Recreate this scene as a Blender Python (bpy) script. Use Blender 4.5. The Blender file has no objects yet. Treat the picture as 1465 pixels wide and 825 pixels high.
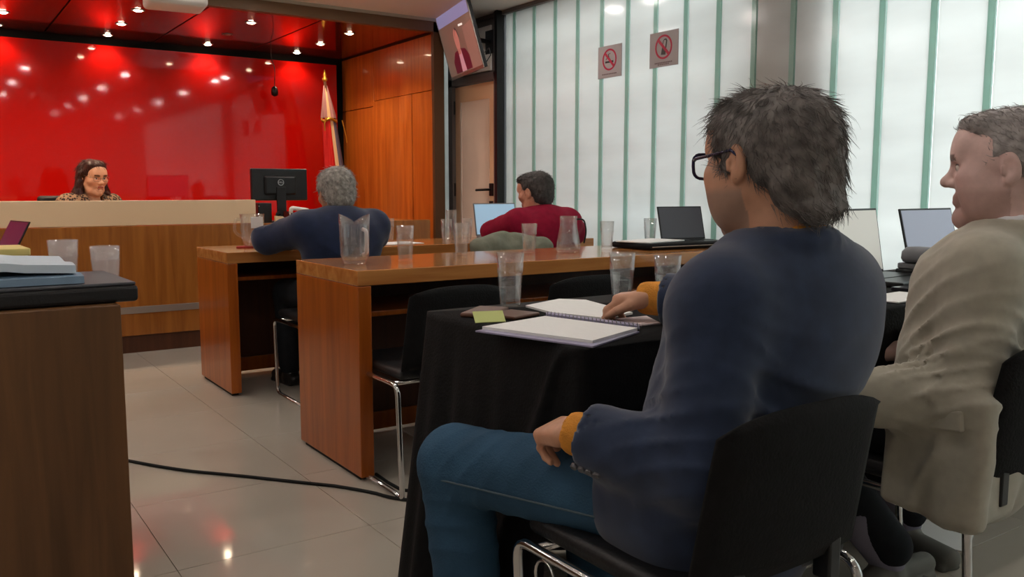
import bpy, bmesh, math, random
import numpy as np
from math import sin, cos, pi, radians, atan2, sqrt
from mathutils import Matrix, Vector
random.seed(7); RNG = np.random.default_rng(7)
SC = bpy.context.scene
COL = SC.collection

# ------------------------------------------------------------------ camera
FPX, CXP, CYP = 1237.0, 732.5, 412.5          # for the 1465 x 825 frame
PITCH, YAW, CAMH = radians(6.48), radians(34.4), 1.05
cam = bpy.data.cameras.new('camera'); cam.sensor_width = 36; cam.lens = 36 * FPX / 1465; cam.clip_start = .02
camo = bpy.data.objects.new('camera', cam); COL.objects.link(camo)
camo.location = (0, 0, CAMH); camo.rotation_euler = (pi / 2 - PITCH, 0, -YAW)
SC.camera = camo
# ------------------------------------------------------------------ sky, exposure
W = bpy.data.worlds.new('sky'); SC.world = W; W.use_nodes = True
bg = W.node_tree.nodes['Background']; bg.inputs[0].default_value = (.90, .97, 1.0, 1); bg.inputs[1].default_value = 1.95
SC.view_settings.view_transform = 'Standard'; SC.view_settings.look = 'None'
SC.view_settings.gamma = 1; SC.view_settings.use_curve_mapping = False
SC.view_settings.exposure = 1.0
SPOT_W = 12.5                                    # watts of each alcove spot

# ------------------------------------------------------------------ pixel rays (direction only; distance from the plane touched)
_fh = np.array([sin(YAW), cos(YAW), 0]); _r = np.array([cos(YAW), -sin(YAW), 0]); _u = np.array([0, 0, 1.])
_fw = _fh * cos(PITCH) - _u * sin(PITCH); _up = _u * cos(PITCH) + _fh * sin(PITCH); _C = np.array([0, 0, CAMH])
def ray(x, y): return _fw * FPX + _r * (x - CXP) - _up * (y - CYP)
def onz(x, y, z): d = ray(x, y); return _C + d * ((z - CAMH) / d[2])
def onX(x, y, X): d = ray(x, y); return _C + d * (X / d[0])
def onY(x, y, Y): d = ray(x, y); return _C + d * (Y / d[1])

# ------------------------------------------------------------------ materials
def lin(c):
    return tuple(((v / 255) / 12.92 if v / 255 <= .04045 else ((v / 255 + .055) / 1.055) ** 2.4) for v in c)
MATS = {}
def mat(name, col, rough=.5, metal=0., spec=.5, noise=None, bump=None, coat=0., trans=0., ior=1.45, emit=None, estr=1., alpha=1., sheen=0.):
    if name in MATS: return MATS[name]
    m = bpy.data.materials.new(name); m.use_nodes = True; nt = m.node_tree; N = nt.nodes; L = nt.links
    b = N['Principled BSDF']; c = lin(col)
    b.inputs['Base Color'].default_value = (*c, 1); b.inputs['Roughness'].default_value = rough
    b.inputs['Metallic'].default_value = metal; b.inputs['Specular IOR Level'].default_value = spec
    b.inputs['Coat Weight'].default_value = coat; b.inputs['Coat Roughness'].default_value = .06
    b.inputs['Transmission Weight'].default_value = trans; b.inputs['IOR'].default_value = ior
    b.inputs['Sheen Weight'].default_value = sheen; b.inputs['Alpha'].default_value = alpha
    if emit: b.inputs['Emission Color'].default_value = (*lin(emit), 1); b.inputs['Emission Strength'].default_value = estr
    if noise or bump:
        tc = N.new('ShaderNodeTexCoord')
    if noise:
        sc, amt = noise
        n = N.new('ShaderNodeTexNoise'); n.inputs['Scale'].default_value = sc; n.inputs['Detail'].default_value = 5
        L.new(tc.outputs['Object'], n.inputs['Vector'])
        r = N.new('ShaderNodeValToRGB'); r.color_ramp.elements[0].position = .3; r.color_ramp.elements[1].position = .7
        r.color_ramp.elements[0].color = (*[v * (1 - amt) for v in c], 1); r.color_ramp.elements[1].color = (*[min(1, v * (1 + amt)) for v in c], 1)
        L.new(n.outputs['Fac'], r.inputs[0]); L.new(r.outputs[0], b.inputs['Base Color'])
    if bump:
        sc, st = bump
        n = N.new('ShaderNodeTexNoise'); n.inputs['Scale'].default_value = sc; n.inputs['Detail'].default_value = 4
        L.new(tc.outputs['Object'], n.inputs['Vector'])
        bp = N.new('ShaderNodeBump'); bp.inputs['Strength'].default_value = st; bp.inputs['Distance'].default_value = .01
        L.new(n.outputs['Fac'], bp.inputs['Height']); L.new(bp.outputs[0], b.inputs['Normal'])
    MATS[name] = m; return m
def wood(name, c1, c2, scale=(16, 16, 1.1), rough=.28, coat=.25):
    if name in MATS: return MATS[name]
    m = mat(name, c1, rough, coat=coat); nt = m.node_tree; N = nt.nodes; L = nt.links; b = N['Principled BSDF']
    tc = N.new('ShaderNodeTexCoord'); mp = N.new('ShaderNodeMapping'); mp.inputs['Scale'].default_value = scale
    n = N.new('ShaderNodeTexNoise'); n.inputs['Scale'].default_value = 1.6; n.inputs['Detail'].default_value = 8; n.inputs['Distortion'].default_value = .6
    r = N.new('ShaderNodeValToRGB'); r.color_ramp.elements[0].position = .32; r.color_ramp.elements[1].position = .72
    r.color_ramp.elements[0].color = (*lin(c1), 1); r.color_ramp.elements[1].color = (*lin(c2), 1)
    L.new(tc.outputs['Object'], mp.inputs[0]); L.new(mp.outputs[0], n.inputs['Vector']); L.new(n.outputs['Fac'], r.inputs[0]); L.new(r.outputs[0], b.inputs['Base Color'])
    return m
def translucent(name, col, diff=.25, gloss=.06):
    m = bpy.data.materials.new(name); m.use_nodes = True; nt = m.node_tree; N = nt.nodes; L = nt.links
    N.remove(N['Principled BSDF']); out = N['Material Output']
    t = N.new('ShaderNodeBsdfTranslucent'); d = N.new('ShaderNodeBsdfDiffuse'); g = N.new('ShaderNodeBsdfGlossy')
    tc = N.new('ShaderNodeTexCoord'); mp = N.new('ShaderNodeMapping'); mp.inputs['Scale'].default_value = (.6, .6, 2.6)
    n = N.new('ShaderNodeTexNoise'); n.inputs['Scale'].default_value = 1.5; n.inputs['Detail'].default_value = 4
    r = N.new('ShaderNodeValToRGB'); c = lin(col)
    r.color_ramp.elements[0].position = .35; r.color_ramp.elements[1].position = .65
    r.color_ramp.elements[0].color = (*[v * .86 for v in c], 1); r.color_ramp.elements[1].color = (*c, 1)
    L.new(tc.outputs['Object'], mp.inputs[0]); L.new(mp.outputs[0], n.inputs['Vector']); L.new(n.outputs['Fac'], r.inputs[0]); L.new(r.outputs[0], t.inputs[0])
    d.inputs[0].default_value = (*c, 1); g.inputs['Roughness'].default_value = .15
    a = N.new('ShaderNodeMixShader'); a.inputs[0].default_value = diff; L.new(t.outputs[0], a.inputs[1]); L.new(d.outputs[0], a.inputs[2])
    e = N.new('ShaderNodeMixShader'); e.inputs[0].default_value = gloss; L.new(a.outputs[0], e.inputs[1]); L.new(g.outputs[0], e.inputs[2])
    L.new(e.outputs[0], out.inputs[0]); MATS[name] = m; return m
def attrmat(name, rough=.5, noise=.12, nscale=60, bump=.15, spec=.4, sss=0.):
    m = bpy.data.materials.new(name); m.use_nodes = True; nt = m.node_tree; N = nt.nodes; L = nt.links; b = N['Principled BSDF']
    at = N.new('ShaderNodeAttribute'); at.attribute_name = 'tint'
    tc = N.new('ShaderNodeTexCoord'); n = N.new('ShaderNodeTexNoise'); n.inputs['Scale'].default_value = nscale; n.inputs['Detail'].default_value = 3
    L.new(tc.outputs['Object'], n.inputs['Vector'])
    mr = N.new('ShaderNodeMapRange'); mr.inputs['To Min'].default_value = 1 - noise; mr.inputs['To Max'].default_value = 1 + noise
    L.new(n.outputs['Fac'], mr.inputs['Value'])
    mx = N.new('ShaderNodeVectorMath'); mx.operation = 'MULTIPLY'
    L.new(at.outputs['Color'], mx.inputs[0]); L.new(mr.outputs[0], mx.inputs[1]); L.new(mx.outputs[0], b.inputs['Base Color'])
    bp = N.new('ShaderNodeBump'); bp.inputs['Strength'].default_value = bump; bp.inputs['Distance'].default_value = .004
    L.new(n.outputs['Fac'], bp.inputs['Height']); L.new(bp.outputs[0], b.inputs['Normal'])
    b.inputs['Roughness'].default_value = rough; b.inputs['Specular IOR Level'].default_value = spec
    MATS[name] = m; return m

m_woodV = wood('desk_wood_upright', (138, 66, 15), (174, 93, 28))
m_woodT = wood('desk_wood_top_sheen', (164, 104, 52), (196, 136, 78), (1.1, 14, 14), .16, .4)  # lighter than the uprights: window reflection put into the colour
m_woodB = wood('bench_wood', (136, 80, 28), (166, 104, 44))
m_woodS = wood('wall_wood', (170, 84, 24), (204, 112, 40), (10, 10, .8), .3, .2)
m_woodD = wood('shaded_desk_wood', (84, 56, 30), (112, 76, 44), rough=.42, coat=.05)  # darker copy of the desk wood, shade put into its colour
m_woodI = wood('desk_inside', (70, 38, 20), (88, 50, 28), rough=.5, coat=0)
m_red = mat('red_painted_glass', (190, 16, 10), .05, spec=.55, coat=0)
m_soff = mat('soffit_lacquer', (112, 34, 16), .12, noise=(1.2, .12), coat=.3)
m_fascia = mat('fascia_brown', (104, 78, 50), .5)
m_black = mat('shade_black', (8, 6, 6), .8)
m_plaster = mat('white_plaster', (205, 200, 194), .8, noise=(3, .03))
m_ceil = mat('ceiling_white', (214, 206, 200), .9)
m_tile = mat('floor_tile', (176, 168, 156), .06, spec=.6, noise=(1.3, .06))
m_grout = mat('grout', (140, 132, 120), .8)
m_glassW = translucent('channel_glass', (240, 242, 240), .22)
m_glassG = translucent('channel_glass_edge', (182, 210, 200), .3)
m_conc = mat('concrete', (110, 112, 108), .9)
m_chrome = mat('chrome', (210, 210, 210), .12, 1.)
m_steel = mat('brushed_steel', (176, 172, 166), .35, .8)
m_blkfab = mat('black_fabric', (17, 17, 18), .85, noise=(40, .25), bump=(160, .2), spec=.25)
m_blkleather = mat('black_leatherette', (24, 24, 26), .42, bump=(120, .12))
m_blkplastic = mat('black_plastic', (18, 18, 20), .35)
m_greyplastic = mat('grey_plastic', (112, 112, 116), .4)
m_white = mat('white_plastic', (224, 220, 214), .4)
m_band = mat('cream_laminate', (224, 196, 158), .35)
m_paper = mat('paper', (228, 228, 226), .8, bump=(30, .1))
def thin_glass(name, tint, haze=.10, edge=.55):
    m = bpy.data.materials.new(name); m.use_nodes = True; nt = m.node_tree; N = nt.nodes; L = nt.links; N.remove(N['Principled BSDF']); out = N['Material Output']
    tr = N.new('ShaderNodeBsdfTransparent'); tr.inputs[0].default_value = (*lin(tint), 1); g = N.new('ShaderNodeBsdfGlossy'); g.inputs['Roughness'].default_value = .04
    d = N.new('ShaderNodeBsdfTranslucent'); d.inputs[0].default_value = (.85, .86, .88, 1); df = N.new('ShaderNodeBsdfDiffuse'); df.inputs[0].default_value = (.85, .86, .88, 1)
    lw = N.new('ShaderNodeLayerWeight'); lw.inputs[0].default_value = .25
    mr = N.new('ShaderNodeMapRange'); mr.inputs['To Min'].default_value = .05; mr.inputs['To Max'].default_value = edge; L.new(lw.outputs['Facing'], mr.inputs['Value'])
    a = N.new('ShaderNodeMixShader'); a.inputs[0].default_value = .5; L.new(d.outputs[0], a.inputs[1]); L.new(df.outputs[0], a.inputs[2])
    b = N.new('ShaderNodeMixShader'); b.inputs[0].default_value = haze; L.new(tr.outputs[0], b.inputs[1]); L.new(a.outputs[0], b.inputs[2])
    c = N.new('ShaderNodeMixShader'); L.new(mr.outputs[0], c.inputs[0]); L.new(b.outputs[0], c.inputs[1]); L.new(g.outputs[0], c.inputs[2]); L.new(c.outputs[0], out.inputs[0])
    MATS[name] = m; return m
m_glass = thin_glass('clear_glass', (252, 253, 253), .04)
m_water = thin_glass('water', (250, 252, 253), .03, .35)
m_beige_frame = mat('door_frame_beige', (216, 176, 140), .45)
m_doorpanel = mat('door_panel_cream', (214, 196, 180), .5)
m_grey = mat('grey_metal', (112, 106, 104), .4, .3)
m_gold = mat('gold', (190, 140, 50), .35, .7)
m_rubber = mat('rubber', (14, 14, 14), .8)

# ------------------------------------------------------------------ mesh helpers
class MB:
    def __init__(s): s.v = []; s.f = []; s.m = []
    def add(s, V, F, mi=0):
        o = len(s.v); s.v += [tuple(map(float, p)) for p in V]; s.f += [tuple(i + o for i in f) for f in F]; s.m += [mi] * len(F); return s
    def box(s, x0, x1, y0, y1, z0, z1, mi=0):
        return s.add([(x0, y0, z0), (x1, y0, z0), (x1, y1, z0), (x0, y1, z0), (x0, y0, z1), (x1, y0, z1), (x1, y1, z1), (x0, y1, z1)],
                     [(3, 2, 1, 0), (4, 5, 6, 7), (0, 1, 5, 4), (1, 2, 6, 5), (2, 3, 7, 6), (3, 0, 4, 7)], mi)
    def bbox(s, x0, x1, y0, y1, z0, z1, b=.004, seg=2, mi=0):
        bm = bmesh.new(); bmesh.ops.create_cube(bm, size=1)
        for v in bm.verts: v.co = ((x0 + x1) / 2 + v.co.x * (x1 - x0), (y0 + y1) / 2 + v.co.y * (y1 - y0), (z0 + z1) / 2 + v.co.z * (z1 - z0))
        bmesh.ops.bevel(bm, geom=bm.edges[:], offset=b, segments=seg, profile=.5, affect='EDGES')
        bm.verts.index_update(); V = [tuple(v.co) for v in bm.verts]; F = [tuple(v.index for v in f.verts) for f in bm.faces]; bm.free()
        return s.add(V, F, mi)
    def tube(s, P, r, n=8, closed=False, mi=0, cap=True):
        P = [Vector(p) for p in P]; k = len(P); R = r if isinstance(r, (list, tuple)) else [r] * k
        V = []; F = []; up = None
        for i in range(k):
            a = P[(i - 1) % k] if (i or closed) else P[0]; c = P[(i + 1) % k] if (i < k - 1 or closed) else P[-1]
            t = (c - a).normalized() if (c - a).length > 1e-9 else Vector((0, 0, 1))
            if up is None: up = Vector((0, 0, 1)) if abs(t.z) < .9 else Vector((1, 0, 0))
            x = (up - t * up.dot(t)).normalized(); y = t.cross(x); up = x
            for j in range(n):
                a_ = 2 * pi * j / n; V.append(P[i] + (x * cos(a_) + y * sin(a_)) * R[i])
        for i in range(k if closed else k - 1):
            for j in range(n):
                p = i * n; q = ((i + 1) % k) * n
                F.append((p + j, p + (j + 1) % n, q + (j + 1) % n, q + j))
        if cap and not closed: F += [tuple(reversed(range(n))), tuple(range((k - 1) * n, k * n))]
        return s.add(V, F, mi)
    def lathe(s, prof, n=24, c=(0, 0, 0), mi=0, mod=None):
        V = []; F = []; k = len(prof)
        for (r, z) in prof:
            for j in range(n):
                a = 2 * pi * j / n; rr, zz = mod(r, z, a) if mod else (r, z)
                V.append((c[0] + rr * cos(a), c[1] + rr * sin(a), c[2] + zz))
        for i in range(k - 1):
            for j in range(n):
                F.append((i * n + j, i * n + (j + 1) % n, (i + 1) * n + (j + 1) % n, (i + 1) * n + j))
        F.append(tuple(reversed(range(n)))); F.append(tuple(range((k - 1) * n, k * n)))
        return s.add(V, F, mi)
    def prism(s, poly, a0, a1, axis='z', mi=0):
        n = len(poly)
        def p3(u, v, w): return {'z': (u, v, w), 'y': (u, w, v), 'x': (w, u, v)}[axis]
        V = [p3(u, v, a0) for u, v in poly] + [p3(u, v, a1) for u, v in poly]
        F = [tuple(reversed(range(n))), tuple(range(n, 2 * n))] + [(i, (i + 1) % n, n + (i + 1) % n, n + i) for i in range(n)]
        return s.add(V, F, mi)
    def xf(s, M):
        s.v = [tuple(M @ Vector(p)) for p in s.v]; return s
    def mesh(s, name, smooth=False):
        me = bpy.data.meshes.new(name); me.from_pydata(s.v, [], s.f)
        me.polygons.foreach_set('material_index', s.m)
        if smooth: me.polygons.foreach_set('use_smooth', [True] * len(s.f))
        bm = bmesh.new(); bm.from_mesh(me); bmesh.ops.recalc_face_normals(bm, faces=bm.faces); bm.to_mesh(me); bm.free()
        return me
def tag(o, label=None, cat=None, group=None, kind=None):
    if label: o['label'] = label
    if cat: o['category'] = cat
    if group: o['group'] = group
    if kind: o['kind'] = kind
    return o
def ob(name, mb, mats, parent=None, smooth=False, loc=None, rot=None, **k):
    me = mb.mesh(name, smooth) if isinstance(mb, MB) else mb
    if not isinstance(mats, (list, tuple)): mats = [mats]
    if not len(me.materials):
        for m in mats: me.materials.append(m)
    o = bpy.data.objects.new(name, me); COL.objects.link(o)
    if parent: o.parent = parent
    if loc is not None: o.location = loc
    if rot is not None: o.rotation_euler = rot
    return tag(o, **k)
def thing(name, label, cat, loc=(0, 0, 0), rz=0, group=None):
    o = bpy.data.objects.new(name, None); COL.objects.link(o); o.empty_display_size = .05
    o.location = tuple(map(float, loc)); o.rotation_euler = (0, 0, rz)
    return tag(o, label, cat, group)
def dup(root, loc, rz=0, label=None):
    def cp(o, par):
        c = o.copy(); COL.objects.link(c); c.parent = par
        for ch in [x for x in COL.objects if x.parent == o]: cp(ch, c)
        return c
    r = cp(root, None); r.location = tuple(map(float, loc)); r.rotation_euler = (0, 0, rz)
    if label: r['label'] = label
    return r
def arc(pts, rad, n=5):
    out = [Vector(pts[0])]
    for i in range(1, len(pts) - 1):
        p = Vector(pts[i]); a = (Vector(pts[i - 1]) - p); b = (Vector(pts[i + 1]) - p)
        r = min(rad, a.length * .49, b.length * .49); a = p + a.normalized() * r; b = p + b.normalized() * r
        for k in range(n + 1):
            t = k / n; out.append(a * (1 - t) ** 2 + p * 2 * t * (1 - t) + b * t * t)
    out.append(Vector(pts[-1])); return out
def text_mb(txt, size, M, mi=0, depth=.0005):
    cu = bpy.data.curves.new('txt', 'FONT'); cu.body = txt; cu.size = size; cu.align_x = 'CENTER'; cu.align_y = 'CENTER'; cu.extrude = depth
    o = bpy.data.objects.new('txt', cu); COL.objects.link(o)
    me = bpy.data.meshes.new_from_object(o.evaluated_get(bpy.context.evaluated_depsgraph_get()))
    mb = MB(); mb.add([tuple(M @ v.co) for v in me.vertices], [tuple(p.vertices) for p in me.polygons], mi)
    bpy.data.objects.remove(o); bpy.data.curves.remove(cu); bpy.data.meshes.remove(me); return mb

# ================================================================== THE ROOM
XG, YB, YF, ZC, ZS = 3.80, 7.95, 6.25, 2.41, 2.31     # glass wall, red wall, alcove front, ceiling, soffit
XS = 3.50; XL, YN = -2.6, -2.6
fl = ob('floor', MB().box(XL, XG + .1, YN, YB + .2, -.08, -.004), m_grout, kind='structure')
TS, TX0, TY0 = .582, .532, 3.004
tm = MB().bbox(.001, TS - .001, .001, TS - .001, -.0035, 0, b=.0006, seg=1).mesh('tile'); tm.materials.append(m_tile)
i0 = int((XL - TX0) // TS); j0 = int((YN - TY0) // TS)
for i in range(i0, 6):
    for j in range(j0, 9):
        x = TX0 + i * TS; y = TY0 + j * TS
        if x < XL - TS + .05 or x > XG - .05 or y < YN - TS + .05 or y > 6.9: continue
        ob('tile', tm, m_tile, fl, loc=(x, y, 0))
ob('ceiling', MB().box(XL, XG + .1, YN, YF, ZC, ZC + .1), m_ceil, kind='structure')
ob('wall_left', MB().box(XL - .1, XL, YN, YB + .2, 0, ZC + .1), m_plaster, kind='structure')
ob('wall_rear', MB().box(XL - .1, XG + .2, YN - .1, YN, 0, ZC + .1), m_plaster, kind='structure')
# alcove
ob('wall_back', MB().box(XL, XG + .1, YB + .12, YB + .25, 0, ZC + .1), m_black, kind='structure')  # painted black for the shade above and beside the red glass
ob('wall_red_glass', MB().box(-1.6, 3.40, YB, YB + .02, .02, 2.24), m_red, kind='structure')
sf = ob('ceiling_alcove', MB().box(-1.7, 3.62, YF + .02, YB + .12, ZS + .02, ZC + .1), m_black, kind='structure')
xs = [-1.62, -.74, .09, .93, 1.755, 2.58, 3.50]
for a, b in zip(xs[:-1], xs[1:]):
    ob('soffit_panel', MB().bbox(a + .006, b - .006, YF + .03, YB + .08, ZS, ZS + .018, b=.002, seg=1), m_soff, sf)
fa = ob('trim_1', MB().box(-1.8, XS + .09, YF - .03, YF + .03, ZS, ZC - .022), m_fascia, kind='structure')
ob('trim_2', MB().box(-1.8, XG - .02, YF - .045, YF + .03, ZC - .022, ZC), mat('cornice_grey', (170, 166, 150), .6), kind='structure')
sw = ob('wall_alcove_right', MB().box(XS + .02, XS + .08, YF, YB + .12, 0, ZS + .02), m_woodI, kind='structure')
# side wall panels (y0,y1,z0,z1)
y_a = onX(536, 200, XS)[1]; y_b = onX(591, 200, XS)[1]; zsp = onX(536, 152, XS)[2]
for (y0, y1, z0, z1, px_) in [(y_a, YB + .1, .1, zsp, .0), (y_a, YB + .1, zsp, 2.30, .0), (y_b, y_a, .1, zsp + .045, .012), (YF, y_b, .1, zsp + .045, .006), (YF, y_a, zsp + .045, 2.30, 0.)]:
    ob('wall_panel', MB().bbox(XS - px_, XS + .022, y0 + .003, y1 - .003, z0 + .003, z1 - .003, b=.002, seg=1), m_woodS, sw)
ob('trim_3', MB().box(XS - .003, XS + .09, YF - .03, YF + .012, 0, ZC - .022), mat('jamb_brown', (84, 58, 34), .45), kind='structure')
ob('wall_alcove_left', MB().box(-1.75, -1.62, YF, YB + .12, 0, ZS), m_woodS, kind='structure')
ob('wall_alcove_front', MB().box(XL, -1.75, YF, YF + .1, 0, ZC), m_plaster, kind='structure')
ob('wall_far_right', MB().box(XS + .09, XG + .1, 6.66, 6.72, 0, ZC), m_plaster, kind='structure')
# channel glass wall: one object, each glass channel a child
gw = ob('wall_right', MB().box(XG - .03, XG + .07, YN, 6.66, 0, .05).box(XG - .03, XG + .07, YN, 6.66, ZC - .03, ZC), m_grey, kind='structure')
G0 = onX(1414.5, 200, XG)[1]; G1 = onX(738, 200, XG)[1]; GS = (G1 - G0) / 14
gmb = MB().box(0, .007, .036, GS - .004, .05, ZC - .03, 0).box(-.004, .012, .004, .034, .05, ZC - .03, 1)
gme = gmb.mesh('channel_glass'); gme.materials.append(m_glassW); gme.materials.append(m_glassG)
k = -18
while True:
    y = G0 + k * GS
    if y + GS > G1 + .01 + GS * .0 and y > G1 - .01: break
    if y + GS > YN: ob('glass_channel', gme, [m_glassW, m_glassG], gw, loc=(XG, y, 0))
    k += 1
ob('glass_channel', MB().box(XG, XG + .007, G1 + .036, G1 + .13, .05, ZC - .03, 0).box(XG - .004, XG + .012, G1 + .004, G1 + .034, .05, ZC - .03, 1), [m_glassW, m_glassG], gw)
ob('glass_channel', MB().box(XG, XG + .007, 6.43, 6.58, .05, ZC - .03, 0).box(XG - .004, XG + .012, 6.58, 6.64, .05, ZC - .03, 1), [m_glassW, m_glassG], gw)
# concrete column and slab edges outside the glass
cy0 = onX(1128, 60, XG)[1]; cy1 = onX(1073, 60, XG)[1]
ob('trim_4', MB().box(XG + .014, XG + .45, cy0 + .01, cy1 - .02, 0, 3.2), m_conc, kind='structure')
ob('trim_5', MB().box(XG + .10, XG + .3, cy0 - .24, cy0, 0, 3.2), m_conc, kind='structure')
ob('wall_sky_blocker', MB().box(XG + 1.9, XG + 2.3, 3.9, 12, -.3, 5.0), mat('sky_blocker_grey', (120, 118, 114), .9), kind='structure')  # unseen wall added to block sky and dim the far glass
ob('trim_6', MB().box(XG + .5, XG + .9, YN, 6.6, -.3, .35), m_conc, kind='structure')
ob('ground', MB().box(XG + .1, XG + 40, -20, 40, -.4, -.3), mat('paving', (150, 148, 142), .9), kind='structure')
# door in the glass wall with its frame and transom
DY0, DY1 = 5.735, 6.36
dr = ob('door_1', MB().box(XG - .02, XG + .02, DY0, DY0 + .10, .01, 1.90).box(XG - .02, XG + .02, DY1 - .10, DY1, .01, 1.90).box(XG - .02, XG + .02, DY0 + .10, DY1 - .10, 1.77, 1.90).box(XG - .02, XG + .02, DY0 + .10, DY1 - .10, .01, .25), m_beige_frame, kind='structure')
ob('door_panel', MB().bbox(XG - .026, XG - .018, DY0 + .10, DY1 - .10, .25, 1.77, b=.003), translucent('frosted_door_glass', (236, 214, 198), .45), dr)
ob('panel_moulding', MB().bbox(XG - .034, XG - .018, DY1 - .115, DY1 - .097, .25, 1.77, b=.002), m_doorpanel, dr)
hz = 1.055; hy = onX(706, 271, XG)[1]
h = ob('door_handle', MB().bbox(XG - .032, XG - .019, hy - .035, hy + .02, hz - .05, hz + .05, b=.005), m_blkplastic, dr)
ob('lever', MB().tube(arc([(XG - .02, hy, hz), (XG - .075, hy, hz), (XG - .075, hy + .14, hz - .004)], .02), .010, 8), m_blkplastic, h, smooth=True)
ob('lock', MB().bbox(XG - .034, XG - .019, hy - .03, hy + .015, hz - .16, hz - .09, b=.004), m_blkplastic, dr)
for z in (.3, 1.0, 1.68): ob('hinge', MB().bbox(XG - .035, XG - .02, DY1 - .002, DY1 + .02, z, z + .11, b=.003), m_blkplastic, dr)
ob('trim_7', MB().box(XG - .05, XG + .03, DY1 + .005, DY1 + .07, 0, ZC - .0).box(XG - .05, XG + .03, DY0 - .055, DY0 - .005, 0, ZC).box(XG - .05, XG + .03, DY0 - .055, DY1 + .07, 1.905, 1.965), m_grey, kind='structure')
ob('trim_8', MB().box(XG - .075, XG + .03, DY0 - .09, DY0 - .057, 0, ZC), m_blkplastic, kind='structure')
ob('window_1', MB().box(XG - .015, XG + .01, DY0, DY1, 1.965, 2.40), m_grey, kind='structure')
ob('trim_9', MB().bbox(XG - .028, XG - .012, DY0 + .07, DY1 - .06, 1.985, 2.33, b=.004), m_white, kind='structure')

# ------------------------------------------------------------------ lamps
m_warm = mat('warm_bulb', (255, 240, 220), emit=(255, 226, 190), estr=40)
m_cool = mat('cool_panel', (255, 255, 255), emit=(255, 246, 238), estr=100)
m_dim = mat('cool_panel_dimmed', (255, 255, 255), emit=(255, 246, 238), estr=45)
m_off = mat('unlit_bulb', (150, 120, 110), .3)
def spot(loc, power, warm, rad, blend_angle):
    l = bpy.data.lights.new('lamp_light', 'SPOT'); l.energy = power; l.color = warm; l.shadow_soft_size = rad; l.spot_size = blend_angle; l.spot_blend = .6
    o = bpy.data.objects.new('lamp_light', l); COL.objects.link(o); o.location = loc; return o
for ci, x in enumerate([-1.0, -.2, .59, 1.37, 2.17, 2.97]):
    for ri, y in enumerate([6.66, 7.27, 7.84]):
        lit = not (ci == 4 and ri == 1)
        t = thing('recessed_spotlight', 'small recessed halogen spotlight glowing warm in the red-brown alcove ceiling' if lit else 'unlit recessed spotlight between two glowing ones in alcove ceiling', 'spotlight', (x, y, ZS), 0, 'alcove ceiling spotlights' if lit else None)
        ob('trim_ring', MB().lathe([(.045, -.004), (.034, -.006), (.034, 0.0), (.045, 0)], 20), m_steel, t, smooth=True)
        ob('bulb', MB().lathe([(.004, -.012), (.020, -.010), (.028, -.004), (.028, 0)], 20), m_warm if lit else m_off, t, smooth=True)
        if lit:
            o = spot((0, 0, -.02), SPOT_W * (.35 if ri == 2 else 1), (1, .78, .55), .03, radians(125)); o.parent = t
for x in [-2.06, -1.0, .04, 1.09, 2.13, 3.18]:
    for y in [-1.6, -.02, 1.55, 3.10, 4.68] + ([5.1] if x > 3 else [5.62]):  # last row is added, out of view, to brighten door and bench front
        t = thing('ceiling_downlight', 'round white ceiling downlight set flush in the main white ceiling', 'downlight', (x, y, ZC), 0, 'main ceiling downlights')
        ob('trim_ring', MB().lathe([(.105, -.005), (.085, -.008), (.085, 0.0), (.105, 0)], 28), m_white, t, smooth=True)
        ob('diffuser', MB().lathe([(.002, -.006), (.084, -.004), (.084, 0)], 28), m_cool if y > 1 else m_dim, t)

# ================================================================== BENCH AND DESKS
t = thing('judge_bench', 'long wooden judge bench with cream upper band before the red wall', 'bench', (1.0, 5.95, 0))
bx = lambda *a, **k: MB().bbox(a[0] - 1.0, a[1] - 1.0, a[2] - 5.95, a[3] - 5.95, a[4], a[5], **k)
ob('front_panel', bx(-1.5, 3.3, 5.95, 5.99, .113, .822, b=.003), m_woodB, t)
ob('upper_band', bx(-1.5, 1.93, 5.955, 6.0, .825, .985, b=.003), m_band, t)
ob('ledge', bx(-1.5, 1.93, 6.001, 6.22, .945, .98, b=.003), m_band, t)
ob('metal_strip', bx(-1.5, 3.3, 5.943, 5.949, .258, .302, b=.001), m_steel, t)
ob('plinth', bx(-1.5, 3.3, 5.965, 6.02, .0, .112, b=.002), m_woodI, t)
ob('worktop', bx(-1.5, 3.3, 5.992, 6.65, .775, .815, b=.003), m_woodT, t)
ob('end_panel', bx(3.25, 3.3, 6.0, 6.62, .0, .774, b=.003), m_woodB, t)
ob('end_panel', bx(-1.5, -1.45, 6.0, 6.62, .0, .774, b=.003), m_woodB, t)

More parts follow.
